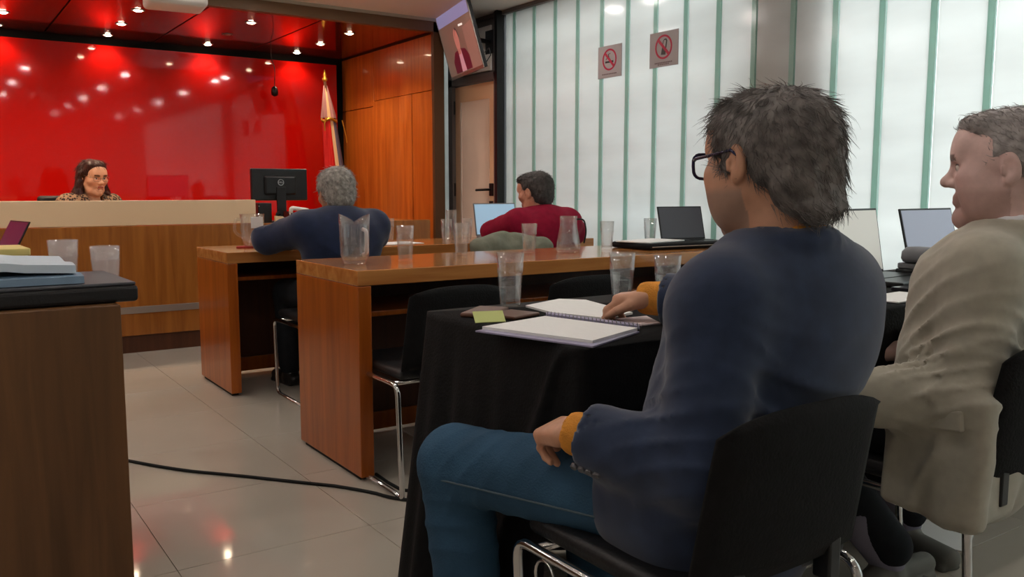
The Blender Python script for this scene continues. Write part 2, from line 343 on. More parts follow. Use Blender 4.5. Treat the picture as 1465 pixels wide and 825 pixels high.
def desk(x0, x1, y0, y1, z, label, flip=False, mw=m_woodV, mtop=m_woodT):
    t = thing('courtroom_desk', label, 'desk', ((x0 + x1) / 2, (y0 + y1) / 2, 0))
    cx, cy = (x0 + x1) / 2, (y0 + y1) / 2
    b = lambda a0, a1, b0, b1, c0, c1, e=.003: MB().bbox(a0 - cx, a1 - cx, b0 - cy, b1 - cy, c0, c1, b=e)
    ob('top', b(x0, x1, y0 + (.0305 if flip else 0), y1, z - .055, z), mtop, t)
    for xa in (x0, x1 - .052):
        sp = ob('side_panel', b(xa, xa + .052, y0 + (.031 if flip else 0), y1, .015, z - .056), mw, t)
        ob('floor_glide', b(xa + .008, xa + .044, y0 + .03, y1 - .03, 0, .015, .002), m_rubber, sp)
    if flip:
        ob('modesty_panel', b(x0, x1, y0, y0 + .03, .012, z), mw, t)
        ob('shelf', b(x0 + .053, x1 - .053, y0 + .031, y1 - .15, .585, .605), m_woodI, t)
    else:
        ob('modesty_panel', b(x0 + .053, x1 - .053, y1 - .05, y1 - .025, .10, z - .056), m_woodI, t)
        ob('shelf', b(x0 + .053, x1 - .053, y0 + .13, y1 - .051, .580, .600), m_woodV, t)
        ob('bottom_rail', b(x0 + .053, x1 - .053, y1 - .055, y1 - .02, .02, .098), m_woodV, t)
    return t
D1Z, D2Z, TZ = .738, .768, .75
desk(1.265, 3.65, 4.38, 4.95, D1Z, 'wooden desk nearest the judge bench, where the grey-haired man sits')
desk(1.262, 3.65, 2.805, 3.405, D2Z, 'wooden desk with glass pitcher and row of tumblers behind the black-draped table')
desk(-1.7, .36, 4.38, 4.95, D1Z, 'far wooden desk left of the aisle, mostly hidden behind the dark desk')
desk(-1.7, .40, 2.30, 2.90, D2Z, 'dark brown desk under the black case and pale folders, its panelled side showing', True, m_woodD, m_woodD)

# folding table under black cloth
TX0_, TX1_, TY0_, TY1_ = 1.03, 3.45, 1.265, 1.885
t = thing('folding_table', 'folding table hidden under the long black cloth', 'table', (2.2, 1.57, 0))
ob('tabletop', MB().bbox(TX0_ + .02 - 2.2, TX1_ - .02 - 2.2, TY0_ + .02 - 1.57, TY1_ - .02 - 1.57, .71, .742), m_greyplastic, t)
for x in (TX0_ + .25, TX1_ - .2):
    for y in (TY0_ + .30, TY1_ - .08): ob('leg', MB().tube([(x - 2.2, y - 1.57, 0), (x - 2.2, y - 1.57, .71)], .014), m_greyplastic, t)
def cloth():
    mb = MB(); per = []; r = .02
    # perimeter, dense, counterclockwise; each with outward normal
    def side(p, q, n, nn):
        for i in range(nn): 
            tt = i / nn; per.append((p[0] + (q[0] - p[0]) * tt, p[1] + (q[1] - p[1]) * tt, n[0], n[1]))
    x0, x1, y0, y1 = TX0_ + r, TX1_ - r, TY0_ + r, TY1_ - r
    def corner(cx, cy, a0):
        for i in range(8): a = a0 + (pi / 2) * i / 8; per.append((cx + r * cos(a), cy + r * sin(a), cos(a), sin(a)))
    side((x0, TY0_), (x1, TY0_), (0, -1), 120); corner(x1, y0, -pi / 2)
    side((TX1_, y0), (TX1_, y1), (1, 0), 30); corner(x1, y1, 0)
    side((x1, TY1_), (x0, TY1_), (0, 1), 120); corner(x0, y1, pi / 2)
    side((TX0_, y1), (TX0_, y0), (-1, 0), 60); corner(x0, y0, pi)
    n = len(per); rows = 22; V = []; F = []
    for k in range(rows):
        for i, (x, y, nx, ny) in enumerate(per):
            # hem height: short where people sit (near side), to the floor elsewhere
            dn = min(1, max(0, (y - TY0_ - .05) / .07)); dn = dn * dn * (3 - 2 * dn)
            hem = .60 * (1 - dn) + .012 * dn
            tt = k / (rows - 1); drop = tt ** 1.25
            z = TZ - .006 * (1 - cos(min(1, tt * 8) * pi / 2)) - (TZ - hem) * max(0, drop - .001)
            u = i / n * 2 * pi
            amp = .020 * dn + .006
            if nx < -.5: amp *= min(1, max(.15, (y - 1.40) / .3))
            off = .004 + drop * (.035 * dn) + amp * drop * (sin(u * 23 + 1.3) * .6 + sin(u * 41) * .4)
            if nx < -.5:      # left end: diagonal ridge falling from the near corner
                off += .065 * drop * max(0, (y - 1.45) / .42)
                s = (y - y0); ridge = math.exp(-((s - .30 * tt) / .03) ** 2); off += .022 * ridge * min(1, tt * 3)
            V.append((x + nx * off, y + ny * off, z))
    for k in range(rows - 1):
        for i in range(n): F.append((k * n + i, k * n + (i + 1) % n, (k + 1) * n + (i + 1) % n, (k + 1) * n + i))
    V.append(((TX0_ + TX1_) / 2, (TY0_ + TY1_) / 2, TZ)); c = len(V) - 1
    for i in range(n): F.append((i, c, (i + 1) % n))
    return mb.add(V, F)
cl = cloth(); cl.v = [(x - 2.2, y - 1.57, z) for x, y, z in cl.v]
ob('tablecloth', cl, m_blkfab, smooth=True, loc=(2.2, 1.57, 0), label='long black tablecloth draped to the floor over the folding table', cat='tablecloth')

# ------------------------------------------------------------------ chairs
def make_chair(zt=.755, label='', loc=(0, 0), rz=0, zb=.47, group=None, back_mat=None):
    t = thing('visitor_chair', label, 'chair', (*loc, 0), rz, group)
    ob('seat', MB().bbox(-.205, .205, -.19, .22, .405, .445, b=.018, seg=3), m_blkleather, t, smooth=True)
    V = []; F = []; nx, nz = 13, 11
    for s in (0, 1):
        for j in range(nz):
            for i in range(nx):
                u = i / (nx - 1) * 2 - 1; w = j / (nz - 1)
                z = zb + (zt - zb) * w - (.018 * u ** 4 * (w > .99)) - .012 * u * u * w ** 6
                x = u * (.205 - .012 * w); edge = max(abs(u) ** 8, (2 * abs(w - .5)) ** 8); th = .016 * (1 - edge * .8)
                y = -.215 - .05 * w + .02 * (u * u) + (th if s else -th)
                V.append((x, y, z))
    def g(s, j, i): return s * nx * nz + j * nx + i
    for j in range(nz - 1):
        for i in range(nx - 1):
            F.append((g(0, j, i), g(0, j, i + 1), g(0, j + 1, i + 1), g(0, j + 1, i))); F.append((g(1, j, i), g(1, j + 1, i), g(1, j + 1, i + 1), g(1, j, i + 1)))
    for j in range(nz - 1):
        for i in (0, nx - 1): F.append((g(0, j, i), g(0, j + 1, i), g(1, j + 1, i), g(1, j, i)))
    for i in range(nx - 1):
        for j in (0, nz - 1): F.append((g(0, j, i), g(0, j, i + 1), g(1, j, i + 1), g(1, j, i)))
    ob('backrest', MB().add(V, F), back_mat or m_blkfab, t, smooth=True)
    for s in (-1, 1):
        x = s * .222
        ob('side_frame', MB().tube(arc([(x, -.21, .011), (x, .20, .011), (x, .225, .395), (x, -.20, .395), (x, -.225, .011), (x, -.20, .011)], .04), .010, 8), m_chrome, t, smooth=True)
    for q in (-1, 1): ob('back_bracket', MB().bbox(q * .12 - .015, q * .12 + .015, -.225, -.19, .395, .52, b=.004), m_blkplastic, t)
    for y in (-.15, .17): ob('crossbar', MB().tube([(-.222, y, .392), (.222, y, .392)], .009, 8), m_chrome, t, smooth=True)
    return t
CH = {}
CH['hero'] = make_chair(.728, 'black chrome-framed chair under the man in navy blazer and jeans', (1.12, 1.07), 0, .44)
CH['right'] = make_chair(.745, 'black chrome-framed chair under the man in the beige blazer', (1.95, 1.08), 0, .44)
dup(CH['hero'], (1.52, 2.78, 0), 0, 'empty black chair tucked in at left end of tumbler desk')
dup(CH['hero'], (2.12, 2.80, 0), 0, 'empty black chair tucked in at the middle of tumbler desk')
dup(CH['hero'], (2.75, 2.80, 0), 0, 'empty black chair tucked in near glass-wall end of tumbler desk')
dup(CH['hero'], (1.70, 4.10, 0), 0, 'black chair under the grey-haired man in the dark blue suit')
dup(CH['hero'], (2.17, 4.13, 0), 0, 'empty black chair between grey-haired man and jacket-draped chair')
dup(CH['hero'], (2.64, 4.13, 0), 0, 'black chair with a grey-green jacket draped over its back')
dup(CH['hero'], (3.11, 4.10, 0), 0, 'black chair under the man in the crimson pullover')

# ================================================================== SDF SCULPTING (people, clothes, hair)
def A(*p): return np.array(p, float)
def surf_nets(f, lo, h):
    s = f < 0; cnt = np.zeros(tuple(n - 1 for n in f.shape), np.int8)
    cs = [(i, j, k) for i in (0, 1) for j in (0, 1) for k in (0, 1)]
    def sub(a, c): return a[c[0]:a.shape[0] - 1 + c[0], c[1]:a.shape[1] - 1 + c[1], c[2]:a.shape[2] - 1 + c[2]]
    for c in cs: cnt += sub(s, c)
    m = (cnt > 0) & (cnt < 8); I = np.argwhere(m); idx = np.full(m.shape, -1, np.int64); idx[m] = np.arange(len(I))
    P = np.zeros((len(I), 3)); w = np.zeros(len(I))
    fc = {c: sub(f, c)[m] for c in cs}
    for c in cs:
        for ax in range(3):
            if c[ax]: continue
            d = list(c); d[ax] = 1; d = tuple(d); f0, f1 = fc[c], fc[d]; x = (f0 < 0) != (f1 < 0)
            t = np.where(x, f0 / np.where(x, f0 - f1, 1), 0)
            q = np.tile(np.array(c, float), (len(I), 1)); q[:, ax] += t
            P[x] += q[x]; w[x] += 1
    V = lo + (I + P / w[:, None]) * h
    Q = []
    for ax in range(3):
        b, c = (ax + 1) % 3, (ax + 2) % 3
        s0 = np.take(s, range(s.shape[ax] - 1), ax); s1 = np.take(s, range(1, s.shape[ax]), ax)
        E = np.argwhere(s0 != s1); ok = (E[:, b] > 0) & (E[:, c] > 0) & (E[:, b] < s.shape[b] - 1) & (E[:, c] < s.shape[c] - 1); E = E[ok]
        def cell(db, dc): e = E.copy(); e[:, b] += db; e[:, c] += dc; return idx[e[:, 0], e[:, 1], e[:, 2]]
        q = np.stack([cell(-1, -1), cell(0, -1), cell(0, 0), cell(-1, 0)], 1)
        fl_ = ~s0[tuple(E.T)]; q[fl_] = q[fl_][:, ::-1]; Q.append(q)
    return V, np.concatenate(Q)
# primitives: dict(t, ..., k, op)
def rc(a, b, ra, rb, k=.02, op='u', flat=None): return dict(t='rc', a=np.asarray(a, float), b=np.asarray(b, float), ra=ra, rb=rb, k=k, op=op, flat=flat)
def el(c, r, R=None, k=.02, op='u'): return dict(t='el', c=np.asarray(c, float), r=np.asarray(r, float), R=np.eye(3) if R is None else R, k=k, op=op)
def bxp(c, hs, rr, R=None, k=.02, op='u'): return dict(t='bx', c=np.asarray(c, float), h=np.asarray(hs, float), rr=rr, R=np.eye(3) if R is None else R, k=k, op=op)
def pb(p):
    if p['t'] == 'rc':
        r = max(p['ra'], p['rb']) * (max(1, p['flat'][1]) if p['flat'] else 1); return np.minimum(p['a'], p['b']) - r, np.maximum(p['a'], p['b']) + r
    r = np.max(p['r']) if p['t'] == 'el' else np.linalg.norm(p['h']) + p['rr']
    return p['c'] - r, p['c'] + r
def pd(p, X):
    if p['t'] == 'rc':
        ab = p['b'] - p['a']; L2 = ab @ ab + 1e-12; d = X - p['a']; t = np.clip(d @ ab / L2, 0, 1); q = d - t[..., None] * ab
        if p['flat']:
            n, fac = p['flat']; n = np.asarray(n, float); q = q + (q @ n)[..., None] * n * (1 / fac - 1)
            return (np.linalg.norm(q, axis=-1) - (p['ra'] + (p['rb'] - p['ra']) * t)) * min(1, fac)
        return np.linalg.norm(q, axis=-1) - (p['ra'] + (p['rb'] - p['ra']) * t)
    q = (X - p['c']) @ p['R']
    if p['t'] == 'el':
        k0 = np.linalg.norm(q / p['r'], axis=-1); k1 = np.linalg.norm(q / p['r'] ** 2, axis=-1) + 1e-9; return k0 * (k0 - 1) / k1
    q = np.abs(q) - p['h']; return np.linalg.norm(np.maximum(q, 0), axis=-1) + np.minimum(q.max(-1), 0) - p['rr']
def smin(a, b, k):
    h = np.clip(.5 + .5 * (b - a) / k, 0, 1); return b * (1 - h) + a * h - k * h * (1 - h)
def sculpt(prims, h, noise=None):
    U = [p for p in prims if p['op'] == 'u']; B = [pb(p) for p in U]
    lo = np.min([b[0] for b in B], 0) - .03 - 2 * h; hi = np.max([b[1] for b in B], 0) + .03 + 2 * h
    n = np.ceil((hi - lo) / h).astype(int) + 1
    ax = [lo[i] + np.arange(n[i]) * h for i in range(3)]; f = np.full(tuple(n), .5, np.float64)
    for p in prims:
        a, b = pb(p); mg = max(p['k'] * 1.2, 3 * h) + .015
        sl = tuple(slice(max(0, int((a[i] - mg - lo[i]) / h)), min(n[i], int((b[i] + mg - lo[i]) / h) + 2)) for i in range(3))
        if any(s_.stop <= s_.start for s_ in sl): continue
        X = np.stack(np.meshgrid(*[ax[i][sl[i]] for i in range(3)], indexing='ij'), -1); d = pd(p, X); g = f[sl]
        if p['op'] == 'u': f[sl] = smin(g, d, p['k'])
        elif p['op'] == 's': f[sl] = -smin(-g, d, p['k'])
    if noise is not None:
        X = np.stack(np.meshgrid(*ax, indexing='ij'), -1); band = np.abs(f) < .06
        f[band] += noise(X[band])
    return surf_nets(f, lo, h)
def wavy(amp, freq, seed, n=7):
    r = np.random.default_rng(seed); D = r.normal(size=(n, 3)); D /= np.linalg.norm(D, axis=1)[:, None]; fr = freq * r.uniform(.6, 1.6, n); ph = r.uniform(0, 6.28, n)
    return lambda X: amp * sum(np.sin(X @ D[i] * fr[i] + ph[i] + 1.2 * np.sin(X @ D[(i + 1) % n] * fr[i] * .6)) for i in range(n)) / n * 1.8
def folds(spots):
    # creases: (centre, along-direction, freq, radius, amp)
    def fn(X):
        o = np.zeros(len(X))
        for c, d, fq, rad, amp in spots:
            q = X - np.asarray(c); w = np.exp(-(q ** 2).sum(-1) / rad ** 2); d_ = np.asarray(d, float); d_ = d_ / np.linalg.norm(d_)
            o -= amp * w * (2.2 * (1 - np.abs(np.sin(.5 * (q @ d_ * fq + 1.6 * np.sin((q[:, 0] - q[:, 1]) * 13 + q[:, 2] * 9))))) ** 2.2 - .5)
        return o
    return fn
def both(*fs): return lambda X: sum(f(X) for f in fs)
def npmesh(name, V, F, mats, tint=None, smooth=True):
    me = bpy.data.meshes.new(name); me.vertices.add(len(V)); me.vertices.foreach_set('co', np.asarray(V, np.float32).ravel())
    F = np.asarray(F); me.loops.add(F.size); me.loops.foreach_set('vertex_index', F.ravel().astype(np.int32))
    me.polygons.add(len(F)); me.polygons.foreach_set('loop_start', np.arange(0, F.size, F.shape[1], dtype=np.int32)); 
    me.polygons.foreach_set('use_smooth', np.full(len(F), smooth)); me.update(calc_edges=True); me.validate()
    for m in (mats if isinstance(mats, list) else [mats]): me.materials.append(m)
    if tint is not None:
        at = me.attributes.new('tint', 'FLOAT_COLOR', 'POINT'); c = np.ones((len(V), 4), np.float32); c[:, :3] = tint; at.data.foreach_set('color', c.ravel())
    return me
def rot(yaw=0, pitch=0, roll=0):     # yaw ccw about z, pitch > 0 looks down
    return np.array(Matrix.Rotation(yaw, 3, 'Z') @ Matrix.Rotation(-pitch, 3, 'X') @ Matrix.Rotation(roll, 3, 'Y'))

def head_prims(c, R, s=1., wide=1., jowl=0., nose=1., mouth_open=0., neck=None):
    def P(x, y, z): return np.asarray(c) + R @ (A(x * wide, y, z) * s)
    def E(p, r, k=.02, op='u', RR=None): return el(P(*p), A(*r) * s, R if RR is None else R @ RR, k * s, op)
    def C(a, b, ra, rb, k=.015, op='u'): return rc(P(*a), P(*b), ra * s, rb * s, k * s, op)
    L = [E((0, -.018, .030), (.075 * wide, .095, .082)), E((0, .030, .000), (.066 * wide, .064, .080), .04), E((0, .035, -.045), (.054 * wide, .055, .068), .03)]
    for q in (-1, 1):
        L += [C((q * .052, -.005, -.045), (q * .040, .035, -.088), .022, .02, .03), C((q * .040, .035, -.088), (0, .074, -.103), .02, .019, .02),
              E((q * .044, .062, -.016), (.026, .026, .020), .03)]
        if jowl: L.append(E((q * .046, .045, -.055), (.022 + jowl, .034, .034 + jowl), .03))
    L += [C((-.036, .086, .024), (.036, .086, .024), .010, .010, .02), E((0, .078, -.100), (.021, .020, .018), .02), E((0, .078, .055), (.05, .022, .035), .04)]
    for q in (-1, 1): L += [E((q * .031, .098, .006), (.017, .013, .011), .014, 's'), E((q * .031, .082, .005), (.0125, .0125, .0115), .003)]
    L += [C((0, .092, .016), (0, .108 + .010 * (nose - 1), -.018), .0075, .0105, .012), E((0, .112 + .012 * (nose - 1), -.024), (.0125, .013, .0115), .01)]
    for q in (-1, 1): L += [E((q * .013, .101, -.029), (.009, .011, .008), .008)]
    L += [C((-.019, .093, -.056), (.019, .093, -.056), .0065, .0065, .01), C((-.016, .093, -.068 - mouth_open), (.016, .093, -.068 - mouth_open), .0075, .0075, .01)]
    if mouth_open: L += [E((0, .100, -.062 - mouth_open / 2), (.014, .02, mouth_open * .6 + .002), .004, 's')]
    else: L += [C((-.022, .1035, -.0622), (.022, .1035, -.0622), .0018, .0018, .004, 's')]
    ear = np.array(Matrix.Rotation(radians(-12), 3, 'X'))
    for q in (-1, 1):
        ey = np.array(Matrix.Rotation(radians(q * 18), 3, 'Z')) @ ear
        L += [E((q * .079, -.010, .000), (.0095, .0185, .032), .006, 'u', ey), E((q * .077, -.006, -.026), (.009, .011, .011), .006),
              E((q * .0885, -.006, .003), (.0075, .0105, .019), .004, 's', ey), C((q * .084, .005, .002), (q * .084, .005, -.012), .004, .004, .004)]
    nk = neck if neck is not None else P(0, -.04, -.2)
    L += [rc(P(0, -.028, -.045), nk, .054 * s * wide, .062 * s * wide, .03)]
    return L
def head_tint(V, c, R, s, skin, stubble=None, lips=(150, 78, 70), brow=(60, 48, 40), wide=1.):
    q = (V - np.asarray(c)) @ R / s; q[:, 0] /= wide; T = np.tile(np.array(lin(skin)), (len(V), 1))
    def mixin(mask, col):
        m = np.clip(mask, 0, 1)[:, None]; T[:] = T * (1 - m) + np.array(lin(col)) * m
    blush = np.exp(-((np.abs(q[:, 0]) - .045) ** 2 + (q[:, 1] - .07) ** 2 + (q[:, 2] + .02) ** 2) / .0006); mixin(blush * .25, (190, 110, 95))
    if stubble is not None: mixin(.62 * (q[:, 1] > -.01) * np.clip((-.035 - q[:, 2]) / .015, 0, 1) * (q[:, 2] > -.13), stubble)
    mixin(((np.abs(q[:, 2] + .062) < .0125) & (np.abs(q[:, 0]) < .021) & (q[:, 1] > .09)) * .85, lips)
    mixin(((np.abs(q[:, 2] - .026) < .006) & (np.abs(np.abs(q[:, 0]) - .031) < .019) & (q[:, 1] > .07)) * .9, brow)
    eye = ((np.abs(q[:, 0]) - .031) ** 2 + (q[:, 2] - .005) ** 2 * 2.2) < .0115 ** 2
    mixin((eye & (q[:, 1] > .08)) * 1., (225, 215, 205))
    mixin(((((np.abs(q[:, 0]) - .031) ** 2 + (q[:, 2] - .005) ** 2) < .0055 ** 2) & (q[:, 1] > .085)) * 1., (45, 30, 22))
    mixin((((np.abs(q[:, 0]) - .031) ** 2 < .014 ** 2) & (np.abs(q[:, 2] - .0115) < .0022) & (q[:, 1] > .075)) * .8, (40, 28, 24))
    return T
def hand_mesh(M, side, curl=(.5, .5, .5, .5), spread=.06, thumb=(.5, .35), h=.0028, fore=None, pinch=False):
    # local: wrist at origin, fingers +Y, back of hand +Z, thumb towards side*X ; M 4x4 to person space
    s = side; L = [bxp((0, .045, 0), (.026, .034, .004), .0115, None, .012), rc((0, -.03, 0), (0, .02, 0), .024, .026, .02, 'u', ((0, 0, 1), .75))]
    if fore is not None: L.append(rc((0, -fore, .0), (0, -.02, 0), .032, .024, .02))
    base = [(.030, .083, .068), (.010, .088, .076), (-.010, .085, .071), (-.029, .077, .056)]
    for i, (bx_, by, ln) in enumerate(base):
        p = A(s * bx_, by - .012, .002); an = 0; az = s * bx_ / .03 * spread; r = (.0092, .0095, .009, .008)[i]; c = curl[i]
        for j, fr in enumerate((.48, .30, .22)):
            an += c * (1.0, 1.15, .7)[j] if j else c * .9
            d = A(sin(az) * cos(an), cos(az) * cos(an), -sin(an)); q = p + d * ln * fr * 1.15
            L.append(rc(p, q, r * (1 - .07 * j), r * (1 - .07 * (j + 1)), .004)); p = q
    p = A(s * .022, .020, -.004); L.append(rc(p, A(s * .038, .045, -.010), .014, .0125, .012)); p = A(s * .038, .045, -.010)
    t0, t1 = thumb; d = A(s * cos(t0 + .6) , sin(t0 + .6), -.35); d /= np.linalg.norm(d); q = p + d * .033; L.append(rc(p, q, .0115, .010, .005))
    d = A(s * cos(t0 + .6 + t1), sin(t0 + .6 + t1), -.45); d /= np.linalg.norm(d); L.append(rc(q, q + d * .027, .010, .008, .004))
    V, F = sculpt(L, h)
    Mn = np.array(M); return V @ Mn[:3, :3].T + Mn[:3, 3], (F if np.linalg.det(Mn[:3, :3]) > 0 else F[:, ::-1])
def frame(o, fwd, up):
    f = Vector(fwd).normalized(); z = Vector(up); z = (z - f * z.dot(f)).normalized(); x = f.cross(z)
    return Matrix(((x.x, f.x, z.x, o[0]), (x.y, f.y, z.y, o[1]), (x.z, f.z, z.z, o[2]), (0, 0, 0, 1)))
def join(parts):
    Vs, Fs, o = [], [], 0
    for V, F in parts: Vs.append(V); Fs.append(F + o); o += len(V)
    return np.concatenate(Vs), np.concatenate(Fs)
def strands(V, F, n, length, flow, rad=.0009, lift=.3, seed=1, jitter=.35, seg=6, mask=None, curl=0.):
    r = np.random.default_rng(seed); fn = np.cross(V[F[:, 2]] - V[F[:, 0]], V[F[:, 3]] - V[F[:, 1]]); Nn = np.zeros_like(V)
    for j in range(4): np.add.at(Nn, F[:, j], fn)
    Nn /= np.linalg.norm(Nn, axis=1)[:, None] + 1e-12
    cand = np.arange(len(V)) if mask is None else np.where(mask)[0]
    ids = r.choice(cand, n); P = V[ids] - Nn[ids] * .002 + r.normal(size=(n, 3)) * .0015; N0 = Nn[ids]
    D = flow(P, N0); D = D - (D * N0).sum(1)[:, None] * N0; D /= np.linalg.norm(D, axis=1)[:, None] + 1e-9
    D += r.normal(size=(n, 3)) * jitter; D /= np.linalg.norm(D, axis=1)[:, None]
    ln = length * r.uniform(.5, 1.3, n); C = [P]; ph = r.uniform(0, 6.28, n); side = np.cross(N0, D)
    for k in range(seg):
        t = k / seg; d = D + N0 * (lift * (1 - 2.6 * t))[..., None] if np.ndim(lift) else D + N0 * (lift * (1 - 2.6 * t))
        d = d + side * (curl * np.sin(ph + t * 5))[:, None]; d /= np.linalg.norm(d, axis=1)[:, None]
        C.append(C[-1] + d * (ln / seg)[:, None])
    C = np.stack(C, 1)
    u = np.cross(D, N0); u /= np.linalg.norm(u, axis=1)[:, None] + 1e-9; w = np.cross(D, u)
    VV = np.zeros((n, seg + 1, 3, 3))
    for k in range(seg + 1):
        rr = rad * (1 - .85 * (k / seg) ** 2)
        for j in range(3):
            a = 2 * pi * j / 3; VV[:, k, j] = C[:, k] + (u * cos(a) + w * sin(a)) * rr
    base = (np.arange(n) * (seg + 1) * 3)[:, None]; Q = []
    for k in range(seg):
        for j in range(3): Q.append(np.concatenate([base + k * 3 + j, base + k * 3 + (j + 1) % 3, base + (k + 1) * 3 + (j + 1) % 3, base + (k + 1) * 3 + j], 1))
    return VV.reshape(-1, 3), np.concatenate(Q)
def spectacles(parent, c, R, s, mframe, rad=.0018, yl=.112, w=.025, hgt=.019, wide=1., full=True):
    Pt = lambda x, y, z: tuple(np.asarray(c) + R @ (A(x * wide, y, z) * s))
    g = MB()
    for q in (-1, 1):
        loop = []
        for k in range(20):
            a = 2 * pi * k / 20; ex = 3.2; cx_ = abs(cos(a)) ** (2 / ex) * (1 if cos(a) >= 0 else -1); sz = abs(sin(a)) ** (2 / ex) * (1 if sin(a) >= 0 else -1)
            loop.append(Pt(q * .033 + cx_ * w, yl - .006 * abs(q * .033 + cx_ * w) / .058, .003 + sz * hgt))
        g.tube(loop, rad, 6, closed=True)
        g.tube([Pt(q * .058, yl - .006, .012), Pt(q * .075, yl - .03, .013), Pt(q * .083, .0, .018), Pt(q * .084, -.015, .008)], rad, 6)
    g.tube([Pt(-.009, yl, .008), Pt(0, yl + .003, .011), Pt(.009, yl, .008)], rad, 6)
    o = ob('eyeglasses', g, mframe, parent, smooth=True)
    if full:
        for q in (-1, 1):
            l = MB(); ring = [Pt(q * .033 + cos(2 * pi * k / 16) * (w - .001), yl - .003, .003 + sin(2 * pi * k / 16) * (hgt - .001)) for k in range(16)]
            ring2 = [Pt(q * .033 + cos(2 * pi * k / 16) * (w - .001), yl - .0045, .003 + sin(2 * pi * k / 16) * (hgt - .001)) for k in range(16)]
            l.add(ring + ring2, [tuple(range(16)), tuple(reversed(range(16, 32)))] + [(k, (k + 1) % 16, 16 + (k + 1) % 16, 16 + k) for k in range(16)])
            ob('lens', l, m_lens, o)
    return o
m_lens = mat('lens', (250, 250, 250), .0, trans=1., ior=1.05, alpha=.5)
m_skin = attrmat('skin', .5, .10, 70, .12)
Yx = (0, 1, 0)
def person(label, O, J, skin, hk, hh=.004, hands=None, head_kw=None, tint_kw=None, bh=.011):
    """body: one mesh (head, neck, trunk, limbs, hands); J joints in world space; returns the person object and helpers"""
    O = A(*O); J = {k: A(*v) - O for k, v in J.items()}
    R = rot(*hk[:3]); s = hk[3]; hd = J['hd']; head_kw = head_kw or {}
    par = [sculpt(head_prims(hd, R, s, neck=J['nk'] + A(0, 0, -.02), **head_kw), hh)]
    nh = len(par[0][0])
    B = [rc(J['pel'], J['che'], .115, .125, .04, 'u', (Yx, .72)), rc(J['che'], J['nk'], .11, .05, .04, 'u', (Yx, .75)), rc(J['Ls'], J['Rs'], .045, .045, .03)]
    for q in 'LR':
        B += [rc(J[q + 's'], J[q + 'e'], .044, .037, .02), rc(J[q + 'e'], J[q + 'w'], .036, .026, .01), rc(J[q + 'h'], J[q + 'k'], .07, .05, .03), rc(J[q + 'k'], J[q + 'a'], .048, .036, .02)]
        if q + 't' in J: B.append(rc(J[q + 'a'] + A(0, 0, -.05), J[q + 't'] + A(0, 0, -.005), .022, .018, .02))
    par.append(sculpt(B, bh))
    for hnd in (hands or []): par.append(hnd)
    V, F = join(par); T = np.tile(np.array(lin(skin)), (len(V), 1))
    T[:nh] = head_tint(V[:nh], hd, R, s, skin, wide=head_kw.get('wide', 1.), **(tint_kw or {}))
    o = ob('person', npmesh('person', V, F, m_skin, T), m_skin, None, loc=tuple(O), label=label, cat='person')
    return o, J, R
def piece(name, parent, prims, h, m, noise=None, label=None):
    V, F = sculpt(prims, h, noise); return ob(name, npmesh(name, V, F, m), m, parent, label=label), V, F
def shoe(parent, a, t, m):
    a = A(*a); t = A(*t); d = t - a; d[2] = 0; d /= np.linalg.norm(d); az = a.copy(); az[2] = .035
    piece('shoe', parent, [rc(az - d * .045, az + d * .16, .036, .030, .02, 'u', ((0, 0, 1), .95)), rc(az, az + A(0, 0, .05), .042, .042, .02), bxp(az + d * .06 - A(0, 0, .027), (.03, .105, .004), .006, np.array(Matrix(((d[1], d[0], 0), (-d[0], d[1], 0), (0, 0, 1)))), .006)], .007, m)
def trousers(parent, J, m, rk=.07, rt=.092, noise=None, h=.009, ra=.058, waist=.155):
    L = [rc(J['pel'] + A(0, .0, -.02), J['pel'] + A(0, 0, .10), waist, waist - .01, .03, 'u', (Yx, .76))]
    for q in 'LR': L += [rc(J[q + 'h'], J[q + 'k'], rt, rk, .03), rc(J[q + 'k'], J[q + 'a'] + A(0, 0, .02), rk, ra, .025)]
    return piece('trousers', parent, L, h, m, noise)

# ================================================================== PEOPLE
m_navy = mat('navy_wool', (40, 52, 76), .85, noise=(25, .15), bump=(700, .05), sheen=.25, spec=.25)
m_navy2 = mat('dark_blue_suit', (24, 36, 64), .75, noise=(25, .15), bump=(700, .05), sheen=.2, spec=.25)
m_beige = mat('beige_linen', (168, 163, 148), .85, noise=(30, .08), bump=(700, .05), sheen=.2, spec=.2)
m_crim = mat('crimson_knit', (134, 16, 46), .85, noise=(30, .12), bump=(600, .06), spec=.2)
m_must = mat('mustard_knit', (206, 138, 56), .85, noise=(60, .15), bump=(300, .3), spec=.2)
m_jean = mat('blue_denim', (50, 80, 104), .85, noise=(9, .22), bump=(260, .3), spec=.2)
m_dark = mat('charcoal_trousers', (30, 32, 36), .85, noise=(30, .15), spec=.2)
m_white_sh = mat('white_shirt', (222, 222, 226), .8)
m_shoeb = mat('black_shoe', (22, 20, 20), .4)
m_shoeg = mat('grey_suede_shoe', (104, 104, 98), .8)
m_sock = mat('lilac_grey_sock', (128, 124, 140), .85)
m_hairgb = mat('hair_grey_brown', (114, 109, 106), .6, noise=(38, .5), spec=.3)
m_hairg = mat('hair_grey', (150, 146, 140), .6, noise=(50, .4), spec=.3)
m_hairs = mat('hair_salt_pepper', (70, 66, 64), .6, noise=(50, .4), spec=.3)
m_hairw = mat('hair_silver', (158, 152, 150), .6, noise=(50, .3), spec=.3)
m_hairbr = mat('hair_dark_brown', (58, 26, 18), .4, noise=(30, .4), spec=.4)
m_rim = mat('navy_acetate', (30, 30, 62), .25)
m_rimj = mat('thin_metal_rim', (150, 120, 90), .3, .8)

